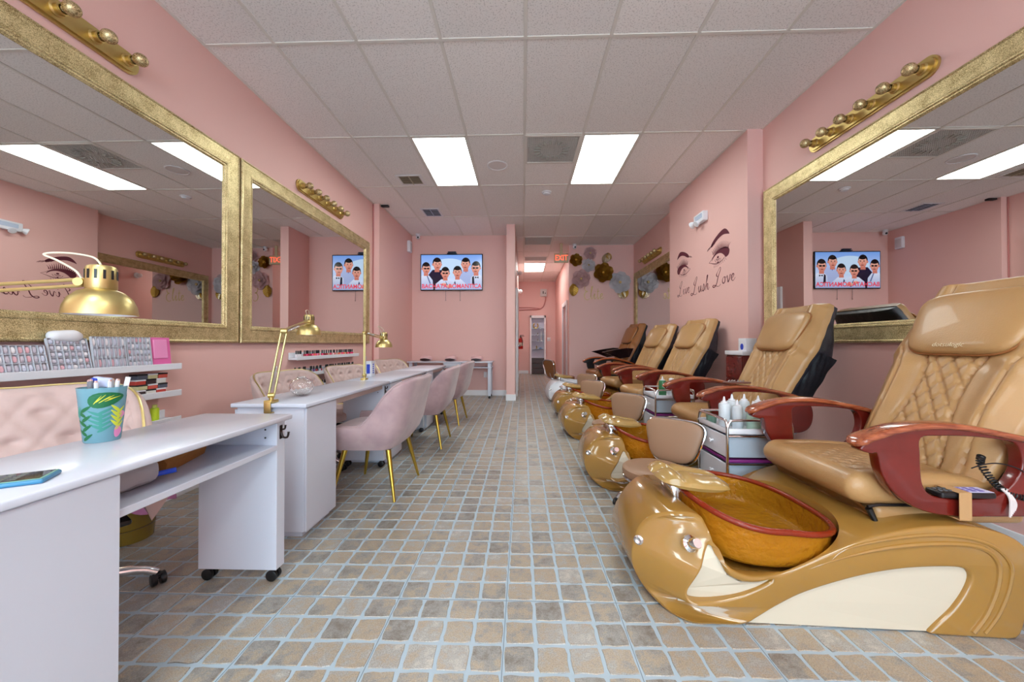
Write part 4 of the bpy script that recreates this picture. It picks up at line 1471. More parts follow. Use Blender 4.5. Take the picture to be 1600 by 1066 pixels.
# coiled cord
t = empty('coiled_cord', (1.70, OY - .30, .50), label='black coiled cord and thin cable at the rear of the nearest armrest', cat='cord')
b = NB()
path = catmull([(.0, .01, .115), (-.015, .0, .09), (.0, -.01, .05), (.02, -.02, .015), (.05, -.03, -.01), (.09, -.035, -.02)], 12)
N_ = 22 * 14
pts = []
for i in range(N_):
    q = i / (N_ - 1) * (len(path) - 1); k = min(int(q), len(path) - 2); p = path[k].lerp(path[k + 1], q - k)
    tg = (path[k + 1] - path[k]).normalized(); a_ = Vector((0, 1, 0)); s_ = tg.cross(a_).normalized(); u_ = s_.cross(tg)
    ph = 2 * pi * 22 * i / N_
    pts.append(p + (s_ * cos(ph) + u_ * sin(ph)) * .0095)
tube(b, pts, .0026, 6)
mk('coil', b, BLACK, t)
b = NB(); tube(b, catmull([(-.06, -.01, .075), (-.03, -.02, .092), (.01, -.03, .10), (.06, -.04, .088), (.10, -.05, .06)], 8), .0022, 6); mk('thin_cable', b, BLACK, t)
b = NB()
for k in range(5): tube(b, catmull([(.02 + k * .004, -.03, .01), (.03 + k * .005, -.045, -.02 - k * .003), (.026 + k * .004, -.048, -.085 + k * .006)], 5), .003, 5)
mk('white_tie', b, mat('frayed_white_tape', rgb(214, 206, 204), .7), t)

# tray with small things on the far armrest of the second chair
t = empty('manicure_tray', (1.50, 2.63, .756), label='small dark tray with nail tools on the armrest of the second pedicure chair', cat='tray')
b = NB(); superell(b, (0, 0, .005), (.09, .045, .006), .4, .6, 28, 8); mk('plate', b, mat('brown_tray', rgb(100, 58, 44), .3), t)
b = NB()
for k in range(6): tube(b, [(-.07 + k * .022, -.02 + (k % 3) * .008, .015), (-.04 + k * .02, .02, .018)], .004, 6)
mk('tools', b, mat('dull_steel', (.5, .5, .52, 1), .35, 1.0), t)

# ================================================================== DESK LAMPS
def lamp(base, elbow, head, label, r=.081, group='gold clamp desk lamps'):
    B_, E_, H_ = Vector(base), Vector(elbow), Vector(head)
    t = empty('desk_lamp', base, label=label, cat='lamp', group=group)
    z = Vector((0, 0, 1))
    e, h = E_ - B_, H_ - B_
    b = NB()
    box(b, -.022, .022, -.03, .03, .0, .016, .004); box(b, -.018, .018, -.034, -.028, -.05, .008, .002); box(b, -.02, .02, -.03, .008, -.052, -.046, .002)
    tube(b, [(0, -.012, -.047), (0, -.012, -.024)], .006, 8); lathe(b, [(0, 0), (.016, 0), (.016, .004), (0, .004)], 12, T(0, -.012, -.026))
    tube(b, [(0, 0, .012), (0, 0, .045)], .011, 12)
    mk('clamp', b, BRASS, t)
    s0 = Vector((0, 0, .04))
    def arm(a, c, name, off):
        d = (c - a).normalized()
        n = d.cross(z); n = (Vector((1, 0, 0)) if n.length < .05 else n.normalized())
        pn = n.cross(d).normalized()
        b = NB()
        for q in (-1, 1): tube(b, [a + pn * off * q, c + pn * off * q], .0052, 8)
        o = mk(name, b, GOLDM, t)
        b = NB()
        pts = []
        st_, en_ = a + d * .03, a + d * (c - a).length * .45
        m = 120
        for i in range(m):
            q = i / (m - 1); ph = q * 24 * 2 * pi
            pts.append(st_.lerp(en_, q) + (n * cos(ph) + pn * sin(ph)) * .005 + n * .012)
        tube(b, pts, .0012, 4)
        mk('spring', b, STEEL, o)
    arm(s0, e, 'lower_arm', .013)
    b = NB()
    for q in (s0, e):
        lathe(b, [(0, -.014), (.014, -.014), (.014, .014), (0, .014)], 14, align(q, (e - h).cross(z) if (e - h).cross(z).length > .01 else (1, 0, 0)))
    mk('joint', b, BRASS, t)
    hj = h + Vector((0, 0, .075)) + (e - h).normalized() * .045
    hj.z = h.z + .075
    arm(e, hj, 'upper_arm', .009)
    hd = t
    b = NB(); lathe(b, [(.030, .125), (.034, .118), (.035, .060), (.033, .055), (.050, .047), (.068, .028), (.078, .004), (r, -.022), (r - .002, -.022), (.076, .002), (.066, .026), (.048, .044), (.030, .050)], 40, T(*h))
    sh = mk('lamp_shade', b, GOLDM, t)
    b = NB(); lathe(b, [(0, .128), (.024, .127), (.030, .124), (.034, .118)], 32, T(*h)); mk('cap', b, GOLDM, sh)
    b = NB()
    for k in range(12):
        a = 2 * pi * k / 12
        box(b, .0345, .0356, -.003, .003, .085, .112, 0, M=T(*h) @ RZ(a))
    mk('vent_slot', b, BLACK, sh, smooth=False)
    b = NB(); lathe(b, [(r - .003, -.0205), (.075, .001), (.065, .025), (.045, .042), (0, .043)], 36, T(*h)); mk('white_inner_shade', b, WPLAST, sh)
    b = NB(); superell(b, (0, 0, 0), (.026, .026, .03), 1, 1, 18, 10, M=T(h.x, h.y, h.z + .012)); mk('bulb', b, mat('frosted_bulb', rgb(235, 235, 235), .3), sh)
    b = NB()
    lathe(b, [(0, -.016), (.012, -.016), (.012, .016), (0, .016)], 12, align(hj, (e - h).cross(z)))
    tube(b, [hj, Vector((h.x, h.y, h.z + .09)) + (e - h).normalized() * .030], .007, 8)
    mk('shade_bracket', b, BRASS, t)
    b = NB()
    dd = (e - h).normalized()
    tube(b, catmull([h + z * .127, h + z * .15 + dd * .02, h + z * .155 + dd * .08, h + z * .145 + dd * .13, h + z * .13 + dd * .10, h + z * .105 + dd * .06, hj + z * .01], 8), .0028, 6)
    mk('power_cord', b, mat('cream_cord', rgb(222, 214, 190), .5), t)
    return t
lamp((-1.43, .72, .716), (-1.66, .93, 1.165), (-1.27, 1.07, 1.139), 'nearest gold desk lamp with dome shade, its arm coming from the left edge')
lamp((-1.345, 1.93, .716), (-1.29, 1.95, 1.10), (-1.555, 2.63, 1.118), 'gold clamp lamp on the near end of the second desk, beside the globe bowl')
lamp((-1.395, 3.20, .716), (-1.40, 3.21, 1.13), (-1.375, 3.60, 1.02), 'farthest gold desk lamp, standing between the second and third desks')

# ================================================================== THINGS ON THE DESKS
# patterned tumbler
cupx, cupy, cupz = -1.375, 1.165, .7155
t = empty('tumbler', (cupx, cupy, cupz), label='translucent blue tumbler printed with tropical leaves, holding brushes, on the nearest desk', cat='cup')
def cr_(z): return .043 + (.058 - .043) * z / .175
b = NB(); lathe(b, [(0, 0), (.041, 0), (.043, .004), (cr_(.09), .09), (cr_(.175), .175), (cr_(.175) - .003, .175), (cr_(.09) - .003, .09), (.040, .006), (0, .006)], 48)
mk('cup_body', b, mat('aqua_translucent_plastic', rgb(150, 206, 224), .15, trans=.5, ior=1.2), t)
def on_cup(pts, name, m, off=.0008):
    """pts: (angle deg, z) outline; fan of strips lying on the cup"""
    b = NB()
    P = [(radians(a), z) for a, z in pts]
    ca = sum(p[0] for p in P) / len(P); cz = sum(p[1] for p in P) / len(P)
    def q(a, z): r = cr_(z) + off; return (r * cos(a), r * sin(a), z)
    K = 3
    rings = [[b.verts.new(q(ca + (a - ca) * (k + 1) / K, cz + (z - cz) * (k + 1) / K)) for a, z in P] for k in range(K)]
    c = b.verts.new(q(ca, cz)); n = len(P)
    for i in range(n):
        b.faces.new((c, rings[0][i], rings[0][(i + 1) % n]))
        for k in range(K - 1): b.faces.new((rings[k][i], rings[k + 1][i], rings[k + 1][(i + 1) % n], rings[k][(i + 1) % n]))
    return mk(name, b, m, t, smooth=False)
LG = mat('leaf_green_print', rgb(22, 104, 62), .5); LG2 = mat('teal_leaf_print', rgb(60, 140, 130), .5); LY = mat('yellow_print', rgb(200, 210, 60), .5); LP = mat('pink_print', rgb(225, 140, 190), .5)
A0 = -40    # angle that faces the aisle and the camera
def leaf(a0, z0, L, W, rot, m, name='printed_leaf', off=.0008):
    pts = []
    for k in range(20):
        th = 2 * pi * k / 20
        x = L * cos(th); y = W * sin(th) * (1 - .4 * cos(th))
        X = x * cos(rot) - y * sin(rot); Y = x * sin(rot) + y * cos(rot)
        pts.append((a0 + math.degrees(X / .052), z0 + Y))
    on_cup(pts, name, m, off)
leaf(A0 + 10, .138, .042, .023, .18, LG)
for k in range(6):
    leaf(A0 + 8 + (k - 2.5) * 8, .140 + .004 * ((k % 2) - .5), .016, .0012, 1.0 - k * .15, LY, 'leaf_vein', .0014)
for k in range(9): leaf(A0 - 5 + (-1) ** k * 12, .045 + k * .007, .022, .0042, (.5 if k % 2 == 0 else pi - .5), LG2)
for k in range(7): leaf(A0 - 52 + (-1) ** k * 9, .020 + k * .015, .018, .005, (.6 if k % 2 == 0 else pi - .6), LG)
for k in range(8): leaf(A0 + 42 + (-1) ** k * 8, .05 + k * .008, .018, .0045, (.8 if k % 2 == 0 else pi - .8), LY)
leaf(A0 + 48, .030, .014, .018, 0, LP); leaf(A0 + 60, .085, .012, .010, 0, LP); leaf(A0 - 70, .10, .02, .008, 1.2, LG2)
rb = random.Random(5)
tm = [(-.03, .02, .0, .19, 'steel_file'), (.02, .03, .1, .185, 'steel_file'), (.03, -.01, .05, .19, 'white_brush'), (-.01, -.02, 0, .185, 'white_brush')]
for k, (x, y, ln, hh) in enumerate(((-.026, -.010, -.04, .185), (-.014, -.024, .02, .188), (.004, .016, .05, .186), (.014, .002, .04, .184), (.024, .010, .08, .186), (.008, -.022, -.02, .183))):
    o = empty('nail_brush', (cupx + x, cupy + y, cupz + .008), label='%s slim white brush handle standing in the patterned tumbler' % ('leftmost', 'second', 'third', 'fourth', 'rightmost', 'front')[k], cat='brush', group='brushes in the tumbler')
    b = NB(); tube(b, [(0, 0, 0), (ln * .12, ln * .06, hh)], [.004, .0055], 8); mk('handle', b, WPLAST if k not in (0, 1) else mat('grey_handle', rgb(120, 120, 128), .4), o)
    b = NB(); tube(b, [(ln * .12, ln * .06, hh), (ln * .125, ln * .063, hh + .006)], [.0056, .004], 8); mk('tip', b, CHROME, o)
o = empty('nail_file', (cupx + .022, cupy + .014, cupz + .012), label='flat white nail file leaning out of the tumbler on the right', cat='nail file')
b = NB(); box(b, -.0065, .0065, -.0015, .0015, 0, .195, .001, 1, M=RZ(.7) @ RY(.17)); mk('board', b, mat('white_emery', rgb(226, 226, 230), .8), o)
b = NB(); box(b, -.005, .005, -.002, .002, .01, .10, .0005, 1, M=RZ(.7) @ RY(.17)); mk('grit_strip', b, mat('grey_emery', rgb(188, 190, 196), .9), o)
o = empty('blue_sachet', (cupx - .014, cupy + .0, cupz + .175), rz=.7, label='crumpled white packet with bright blue print on top of the tumbler', cat='packet')
b = NB(); box(b, -.018, .028, -.014, .014, 0, .032, .006, 2, M=RY(.2)); mk('packet', b, mat('white_blue_packet', rgb(196, 206, 236), .4), o)
b = NB(); box(b, -.020, -.004, -.016, .0165, .004, .028, .003, 1, M=RY(.2)); mk('blue_print', b, mat('blue_print', rgb(40, 70, 190), .5), o)

# phone
o = empty('smartphone', (-1.168, .792, .7155), rz=radians(-58), label='smartphone in a blue case lying face up on the nearest desk', cat='phone')
b = NB(); box(b, -.040, .040, -.078, .078, 0, .011, .0045, 3); mk('case', b, mat('teal_blue_case', rgb(60, 130, 170), .35), o)
b = NB(); box(b, -.037, .037, -.074, .074, .0105, .0122, .0006, 1); mk('bumper', b, mat('mint_bumper', rgb(120, 170, 150), .4), o)
b = NB(); box(b, -.034, .034, -.070, .070, .0118, .0128, .0004, 1); mk('screen', b, mat('dark_glass_screen', rgb(40, 44, 50), .06, coat=.6), o)
b = NB()
for i in range(4):
    for j in range(5): box(b, -.030 + i * .0155, -.019 + i * .0155, -.06 + j * .02, -.049 + j * .02, .0128, .0130)
mk('screen_icon', b, mat('dim_icon', rgb(86, 96, 90), .3), o, smooth=False)

# glass globe bowl
o = empty('glass_globe', (-1.345, 2.20, .7155), label='clear faceted glass globe bowl on the second desk', cat='bowl')
def globe(u, v):
    a = 2 * pi * u; ph = -.42 * pi + v * .80 * pi
    r = .066 * cos(ph) * (1 + .028 * cos(12 * a + (6 if int(v * 8) % 2 else 0)) * cos(v * 8 * pi))
    return Vector((r * cos(a), r * sin(a), .058 + .056 * sin(ph)))
b = NB(); V = grid(b, globe, 72, 28, closeu=True)
b.faces.new([V[i][0] for i in range(72)][::-1])
bmesh.ops.recalc_face_normals(b, faces=b.faces)
bmesh.ops.solidify(b, geom=list(b.faces), thickness=.003)
mk('bowl', b, GLASSC, o, ang=60)
b = NB(); tube(b, [(.022 * cos(a), .022 * sin(a), .112) for a in [2 * pi * k / 30 for k in range(30)]], .003, 8, closed=True); mk('rim', b, GLASSC, o)

# hand cream pump on the third desk, wall side
o = empty('lotion_pack', (-1.49, 3.55, .7155), label='upright white pack with blue lettering on the third desk, wall side', cat='box')
b = NB(); box(b, -.03, .03, -.045, .045, 0, .15, .004); mk('carton', b, WPLAST, o)
b = NB()
for k in range(5): box(b, .0301, .0306, -.014, .014, .03 + k * .02, .043 + k * .02)
box(b, -.016, .016, -.0456, -.0452, .03, .12)
mk('blue_lettering', b, mat('blue_print', rgb(40, 70, 190), .5), o, smooth=False)

# on the open shelf of the nearest desk
o = empty('paper_package', (-1.27, 1.30, .5945), rz=radians(18), label='brown kraft paper package lying on the open shelf of the nearest desk', cat='package')
b = NB()
prism(b, [(-.045, 0), (.04, 0), (.05, .035), (.03, .068), (-.03, .07), (-.05, .035)], lambda u, v, w: (u, w, v), -.13, .13)
mk('kraft_wrapper', b, mat('kraft_paper', rgb(164, 112, 56), .8, bump=.3, bscale=30), o, ang=20)
b = NB(); box(b, .046, .049, -.03, .04, .02, .05, M=RY(-.2)); mk('faint_stamp', b, mat('kraft_dark_print', rgb(140, 92, 44), .8), o)
o = empty('plastic_bag', (-1.20, 1.06, .5945), label='crumpled clear white plastic bag on the nearest desk shelf, left of the brown package', cat='bag')
b = NB()
rg = random.Random(2)
superell(b, (0, 0, .045), (.07, .09, .045), .8, .8, 22, 12, disp=lambda p: p * (1 + .10 * sin(p.x * 90) * cos(p.y * 70)))
mk('bag', b, mat('milky_film', rgb(216, 214, 220), .25, trans=.4, ior=1.1), o, ang=20)
b = NB(); tube(b, [(.02, .088, .025), (.06, .13, .03)], .008, 8)
tag(mk('blue_marker_cap', b, mat('blue_plastic', rgb(30, 70, 190), .3), loc=(-1.18, 1.03, .5945)), 'bright blue cap on the nearest desk shelf beside the plastic bag', 'cap')

# waste bin with pink bag
o = empty('waste_bin', (-2.10, 1.90, 0), label='translucent olive gold waste bin with a pink liner bag, under the nearest desk', cat='bin')
b = NB(); lathe(b, [(0, 0), (.095, 0), (.10, .01), (.12, .25), (.124, .25), (.104, .0)], 36); mk('bin_body', b, mat('olive_gold_plastic', rgb(140, 116, 44), .2, coat=.4), o)
b = NB(); tube(b, [(.108 * cos(a), .108 * sin(a), .07) for a in [2 * pi * k / 32 for k in range(32)]], .004, 6, closed=True); mk('bin_band', b, mat('olive_gold_dark', rgb(96, 78, 26), .3), o)
b = NB()
def liner(u, v):
    a = 2 * pi * u
    r = .126 + .018 * sin(a * 7 + v * 3) * v + .03 * v * (1 - v) * 2 + .05 * max(0, cos(a - .6)) * v
    z = .255 - .09 * v + .05 * sin(pi * v) + .03 * sin(a * 5) * v * .5
    return Vector((r * cos(a), r * sin(a), z))
grid(b, liner, 60, 8, closeu=True)
mk('liner_bag', b, mat('pink_film', rgb(226, 150, 200), .25, trans=.3, ior=1.1), o, ang=30)

# ================================================================== WALL SHELVES
def wall_shelf(y0, y1, z, depth, label, lip=True, x=XL, group=None, th=.022):
    o = empty('wall_shelf', (x, (y0 + y1) / 2, z), label=label, cat='shelf', group=group)
    L = (y1 - y0) / 2
    b = NB(); box(b, .001, depth, -L, L, -th, 0, .002, 1); mk('board', b, WPLAST, o, smooth=False)
    b = NB(); box(b, .001, .012, -L, L, 0, .05, .002, 1); mk('back_rail', b, WPLAST, o, smooth=False)
    if lip:
        b = NB(); box(b, depth + .0005, depth + .008, -L, L, -th - .004, .012, .002, 1); mk('front_lip', b, WPLAST, o, smooth=False)
    return o
SX = XL + .11
A = [.915, .745, .575]
for z, n in zip(A, ('top', 'middle', 'bottom')):
    wall_shelf(1.0, 2.33, z - .02, .115, '%s of three white wall shelves of nail supplies, behind the nearest tufted chair' % n, group='white supply shelves on the near left wall')
B3 = [.905, .735, .565]
for z, n in zip(B3, ('top', 'middle', 'bottom')):
    wall_shelf(3.60, 4.98 if n != 'bottom' else 4.96, z - .012, .085, '%s of three white nail polish shelves under the farther left mirror' % n, group='white nail polish shelves')

# polish bottles
def ordn(k):
    return '%d%s' % (k, 'th' if 10 <= k % 100 <= 20 else {1: 'st', 2: 'nd', 3: 'rd'}.get(k % 10, 'th'))
POL = [('clear', rgb(226, 220, 226)), ('deep red', rgb(150, 20, 36)), ('bright pink', rgb(226, 60, 110)), ('pale pink', rgb(232, 176, 186)), ('nude', rgb(206, 160, 136)), ('violet', rgb(96, 60, 130)), ('dark blue', rgb(40, 44, 96)), ('black', rgb(26, 24, 30)), ('silver', rgb(180, 180, 190)), ('lime green', rgb(150, 180, 60)), ('coral', rgb(232, 96, 70))]
rp = random.Random(11)
pm = {}
for ci, (cn, cc) in enumerate(POL):
    b = NB()
    lathe(b, [(0, 0), (.011, 0), (.0125, .003), (.0125, .026), (.009, .034), (0, .034)], 10)
    lathe(b, [(.0068, .033), (.0068, .068), (.005, .070), (0, .070)], 8, mi=1)
    o = mk('nail_polish_bottle', b, [mat('polish_' + cn.replace(' ', '_'), cc, .12, coat=.5), BLACK], loc=(0, 0, -50))
    pm[ci] = o.data; bpy.data.objects.remove(o)
shelfpal = {0: [1, 2, 3, 4, 2, 10, 1], 1: [5, 6, 8, 1, 3, 7, 5], 2: [7, 8, 4, 3, 9, 6, 0]}
for s, z in enumerate(B3):
    y = 3.65
    i = 0
    while y < (4.90 if s < 2 else 4.88):
        ci = 0 if i < 4 and s < 2 else rp.choice(shelfpal[s])
        if not (rp.random() < .05):
            o = bpy.data.objects.new('nail_polish_bottle', pm[ci]); link(o)
            o.location = (XL + .048 + rp.uniform(-.012, .012), y, z - .0118)
            pos = 'near end' if y < 4.05 else ('middle' if y < 4.5 else 'far end')
            tag(o, '%s nail polish bottle, %s from the near end of the %s polish shelf' % (POL[ci][0], ordn(i + 1), ('top', 'middle', 'bottom')[s]), 'nail polish', 'nail polish bottles on the %s polish shelf' % ('top', 'middle', 'bottom')[s])
        y += rp.uniform(.028, .034); i += 1

# nail tip cases on the top shelf
def case(y, w, h, kind, label, tilt=.22, col=None, x=SX - .015):
    o = empty('nail_tip_case', (x, y, A[0] - .0185), label=label, cat='case', group='clear nail tip cases on the top shelf')
    M_ = RY(-tilt)
    b = NB(); box(b, -.004, .004, -w / 2, w / 2, 0.0, h, .003, 1, M=M_)
    mk('case_back', b, col or mat('pale_acrylic_case', rgb(214, 216, 226), .2, trans=.2), o)
    if kind == 'plain':
        b = NB(); box(b, .004, .010, -w * .44, w * .30, h * .25, h * .93, .004, 1, M=M_); mk('cover_flap', b, mat('pink_case_flap', rgb(238, 150, 196), .3), o)
        return o
    nx, nz = (6, 5) if kind == 'grid' else (8, 3)
    b = NB()
    for i in range(nx + 1):
        q = -w / 2 + w * i / nx; box(b, .004, .014, q - .001, q + .001, .003, h - .003, M=M_)
    for j in range(nz + 1):
        q = .002 + (h - .004) * j / nz; box(b, .004, .014, -w / 2, w / 2, q - .001, q + .001, M=M_)
    mk('divider', b, mat('frosted_divider', rgb(226, 228, 236), .2, trans=.3), o, smooth=False)
    cols = [rgb(236, 232, 236), rgb(200, 192, 204), rgb(226, 176, 186), rgb(196, 190, 204), rgb(210, 214, 232)]
    ms = [mat('nail_tip_%d' % k, c, .25) for k, c in enumerate(cols)]
    b = NB()
    rr = random.Random(int(y * 1000))
    for i in range(nx):
        for j in range(nz):
            cy, cz = -w / 2 + w * (i + .5) / nx, .002 + (h - .004) * (j + .5) / nz
            superell(b, (0, 0, 0), (.004, w / nx * .36, h / nz * .36), 1, .7, 8, 4, M=M_ @ T(.008, cy, cz))
            mi = rr.randrange(5)
            b.faces.ensure_lookup_table()
            for f in b.faces[-32:]: f.material_index = mi
    mk('nail_tips', b, ms, o)
    return o
case(1.19, .11, .15, 'tips', 'leftmost clear nail tip case on the top shelf', .3)
case(1.30, .11, .155, 'tips', 'second clear nail tip case, tilted, on the top shelf', .3)
case(1.41, .10, .155, 'grid', 'third clear case with bluish tips on the top shelf', .3)
case(1.575, .19, .13, 'tips', 'wide low case of long nail tips, left of centre on the top shelf')
case(1.765, .16, .165, 'grid', 'clear case with pinkish tips and a white label above, on the top shelf')
case(1.935, .16, .175, 'tips', 'case of long clear nail tips in the middle right of the top shelf', .12)
case(2.09, .13, .175, 'grid', 'gridded clear case of small tips next to the pink case', .12)
case(2.225, .12, .175, 'plain', 'bright pink case at the right end of the top shelf', .10, mat('bright_pink_plastic', rgb(226, 110, 170), .3))
b = NB(); superell(b, (0, 0, .03), (.03, .07, .03), .8, .8, 20, 10, disp=lambda p: p * (1 + .08 * sin(p.y * 80)))
tag(mk('white_pouch', b, mat('white_film', rgb(232, 232, 236), .4), loc=(SX - .05, 1.77, A[0] + .125)), 'crumpled white pouch resting on top of the pinkish tip case', 'pouch')

# jars and boxes on the middle and bottom shelves
def jar(x, y, z, r, h, body, lid, label, group='small jars on the middle supply shelf', name='product_jar'):
    o = empty(name, (x, y, z), label=label, cat='jar', group=group)
    b = NB(); lathe(b, [(0, 0), (r * .95, 0), (r, .003), (r, h * .6), (0, h * .6)], 18); mk('jar_body', b, body, o)
    b = NB(); lathe(b, [(r * 1.04, h * .58), (r * 1.04, h * .97), (r * .9, h), (0, h)], 18); mk('lid', b, lid, o)
AMB = mat('amber_jar', rgb(200, 130, 60), .2); WH = WPLAST; CLR = mat('clear_jar', rgb(224, 220, 220), .1, trans=.4)
zz = A[1] - .0185
for k, (y, body, lid, n) in enumerate(((1.44, WH, WH, 'white jar'), (1.50, AMB, AMB, 'amber jar'), (1.56, CLR, WH, 'clear jar with white lid'), (1.62, AMB, BRASS, 'amber jar with gold lid'), (1.68, AMB, BRASS, 'second amber jar with gold lid'), (1.74, CLR, BLACK, 'clear jar with black lid'), (1.88, WH, WH, 'white jar beside the tumbler'), (1.95, CLR, WH, 'small clear jar behind the tumbler'))):
    jar(SX - .04, y, zz, .022, .045, body, lid, n + ' on the middle supply shelf, %s' % ('far left', 'left', 'left of centre', 'centre', 'right of centre', 'next to the clear box', 'near the clear box', 'hidden partly')[k])
def carton(x0, x1, y0, y1, z0, z1, m, label, cat='box', name='product_box', group=None, lidm=None):
    o = empty(name, ((x0 + x1) / 2, (y0 + y1) / 2, z0), label=label, cat=cat, group=group)
    X, Y, Z = (x1 - x0) / 2, (y1 - y0) / 2, z1 - z0
    b = NB(); box(b, -X, X, -Y, Y, 0, Z, .002, 1); mk('body', b, m, o, smooth=False)
    b = NB(); box(b, -X - .001, X + .001, -Y - .001, Y + .001, Z * .72, Z + .001, .002, 1); mk('lid', b, lidm or m, o, smooth=False)
    return o
carton(XL + .02, XL + .045, 1.42, 1.57, zz, zz + .085, WPLAST, 'pale grey display card box standing behind the amber jars, left', group='pale boxes on the middle shelf')
carton(XL + .02, XL + .045, 1.58, 1.73, zz, zz + .085, WPLAST, 'pale grey display card box standing behind the amber jars, right', group='pale boxes on the middle shelf')
carton(XL + .02, XL + .08, 1.76, 1.93, zz, zz + .105, mat('pale_acrylic_case', rgb(214, 216, 226), .2, trans=.2), 'clear acrylic box of decorations on the middle supply shelf')
cols = [rgb(60, 46, 50), rgb(206, 90, 76), rgb(220, 220, 214), rgb(90, 96, 110), rgb(190, 70, 60), rgb(200, 196, 150)]
k = 0
for lvl in range(4):
    for c in range(3):
        y0 = 2.075 + c * .062 + (0.01 if lvl % 2 else 0)
        col = mat('stacked_box_%d' % ((lvl * 5 + c * 2) % 6), cols[(lvl * 5 + c * 2) % 6], .35)
        o = carton(SX - .075, SX - .02, y0, y0 + .058, zz + lvl * .031, zz + lvl * .031 + .029, col,
               'flat powder tub, %s of the %s layer of the stack on the middle shelf' % (('left', 'middle', 'right')[c], ('bottom', 'second', 'third', 'top')[lvl]), 'box', 'powder_tub', 'stacked powder tubs on the middle supply shelf', BLACK if (lvl + c) % 2 else WPLAST)
zz = A[2] - .0185
for y, m, n in ((2.06, CLR, 'clear'), (2.11, WPLAST, 'white'), (2.155, mat('pinkish_bottle', rgb(226, 190, 190), .3), 'pinkish')):
    bottle(SX - .05, y, zz, .017, .085, '%s small bottle on the bottom supply shelf' % n, m=m, name='small_bottle', nozzle=False, group='small bottles on the bottom supply shelf')
bottle(SX - .05, 2.215, zz, .021, .10, 'neon yellow green bottle at the right end of the bottom supply shelf', m=mat('neon_yellow_green', rgb(206, 236, 60), .35), cap=mat('neon_lid', rgb(214, 226, 120), .4), name='neon_bottle', nozzle=False)

# ================================================================== TELEVISION
TX, TZ, TW, TH_ = -1.428, 2.467, .625, .365
t = empty('television', (TX, YTV - .012, TZ), label='wall mounted flat television showing six people, most in white jackets, on light blue', cat='television')
b = NB(); box(b, -TW, TW, -.045, -.01, -TH_, TH_, .008, 2); mk('housing', b, mat('black_tv_plastic', rgb(20, 20, 26), .25), t)
b = NB(); box(b, -.15, .15, -.01, .011, -.12, .12); mk('wall_mount', b, BLACK, t)
def screen_mat():
    m = bpy.data.materials.new('television_picture'); m.use_nodes = True
    nt = m.node_tree; b = nt.nodes['Principled BSDF']
    a = nt.nodes.new('ShaderNodeVertexColor'); a.layer_name = 'Col'
    b.inputs['Base Color'].default_value = (.01, .01, .01, 1); b.inputs['Roughness'].default_value = .15
    nt.links.new(a.outputs['Color'], b.inputs['Emission Color']); b.inputs['Emission Strength'].default_value = 0.72
    return m
SCR = screen_mat()
sw, shh = TW - .015, TH_ - .018
b = NB(); lay = b.loops.layers.color.new('Col')
layer = [0]
def spoly(pts, c, c2=None):
    layer[0] += 1
    y = -.0458 - layer[0] * .00002
    vs = [b.verts.new((-sw + 2 * sw * u / 1000, y, shh - 2 * shh * max(0, min(575, v)) / 575)) for u, v in pts]
    f = b.faces.new(vs)
    zmin, zmax = min(v for _, v in pts), max(v for _, v in pts)
    for l, (u, v) in zip(f.loops, pts):
        q = 0 if c2 is None else (v - zmin) / max(1, zmax - zmin)
        cc = c if c2 is None else tuple(c[i] * (1 - q) + c2[i] * q for i in range(4))
        l[lay] = cc
def sell(cx, cy, rx, ry, c, c2=None, n=28, a0=0, a1=360):
    spoly([(cx + rx * cos(radians(a0 + (a1 - a0) * k / n)), cy + ry * sin(radians(a0 + (a1 - a0) * k / n))) for k in range(n)], c, c2)
E_ = lambda r, g, bb: rgb(r, g, bb)
spoly([(0, 0), (1000, 0), (1000, 575), (0, 575)], E_(178, 208, 247), E_(242, 247, 254))
sell(460, 210, 300, 150, E_(226, 239, 252))
W1, W2 = E_(238, 242, 252), E_(206, 214, 236)
SK, SK2 = E_(250, 222, 212), E_(230, 182, 170)
HR = E_(34, 26, 46)
NV = E_(52, 34, 120)
def person(cx, cy, r, hair=True, glasses=False, side=0):
    r *= 1.14
    sell(cx, cy - r * .22, r * .82, r * 1.0, HR)
    sell(cx - r * .78, cy + r * .1, r * .13, r * .24, SK2); sell(cx + r * .78, cy + r * .1, r * .13, r * .24, SK2)
    spoly([(cx - r * .4, cy + r * .6), (cx + r * .4, cy + r * .6), (cx + r * .45, cy + r * 1.5), (cx - r * .45, cy + r * 1.5)], SK2)
    sell(cx + side * r * .06, cy + r * .12, r * .74, r * 1.0, SK, SK2)
    sell(cx + side * r * .06, cy - r * .66, r * .66, r * .34, HR)
    for e in (-1, 1):
        ex = cx + side * r * .12 + e * r * .30
        if glasses: sell(ex, cy + r * .05, r * .25, r * .17, E_(16, 12, 24))
        else:
            sell(ex, cy + r * .05, r * .12, r * .055, HR); sell(ex, cy - r * .10, r * .18, r * .05, HR)
    if glasses: spoly([(cx - r * .6, cy - r * .03), (cx + r * .6, cy - r * .03), (cx + r * .6, cy + r * .03), (cx - r * .6, cy + r * .03)], E_(16, 12, 24))
    spoly([(cx + side * r * .1 - r * .05, cy + r * .1), (cx + side * r * .1 + r * .07, cy + r * .1), (cx + side * r * .1 + r * .12, cy + r * .45), (cx + side * r * .1 - r * .12, cy + r * .45)], SK2)
    sell(cx + side * r * .1, cy + r * .68, r * .27, r * .07, E_(170, 80, 86))
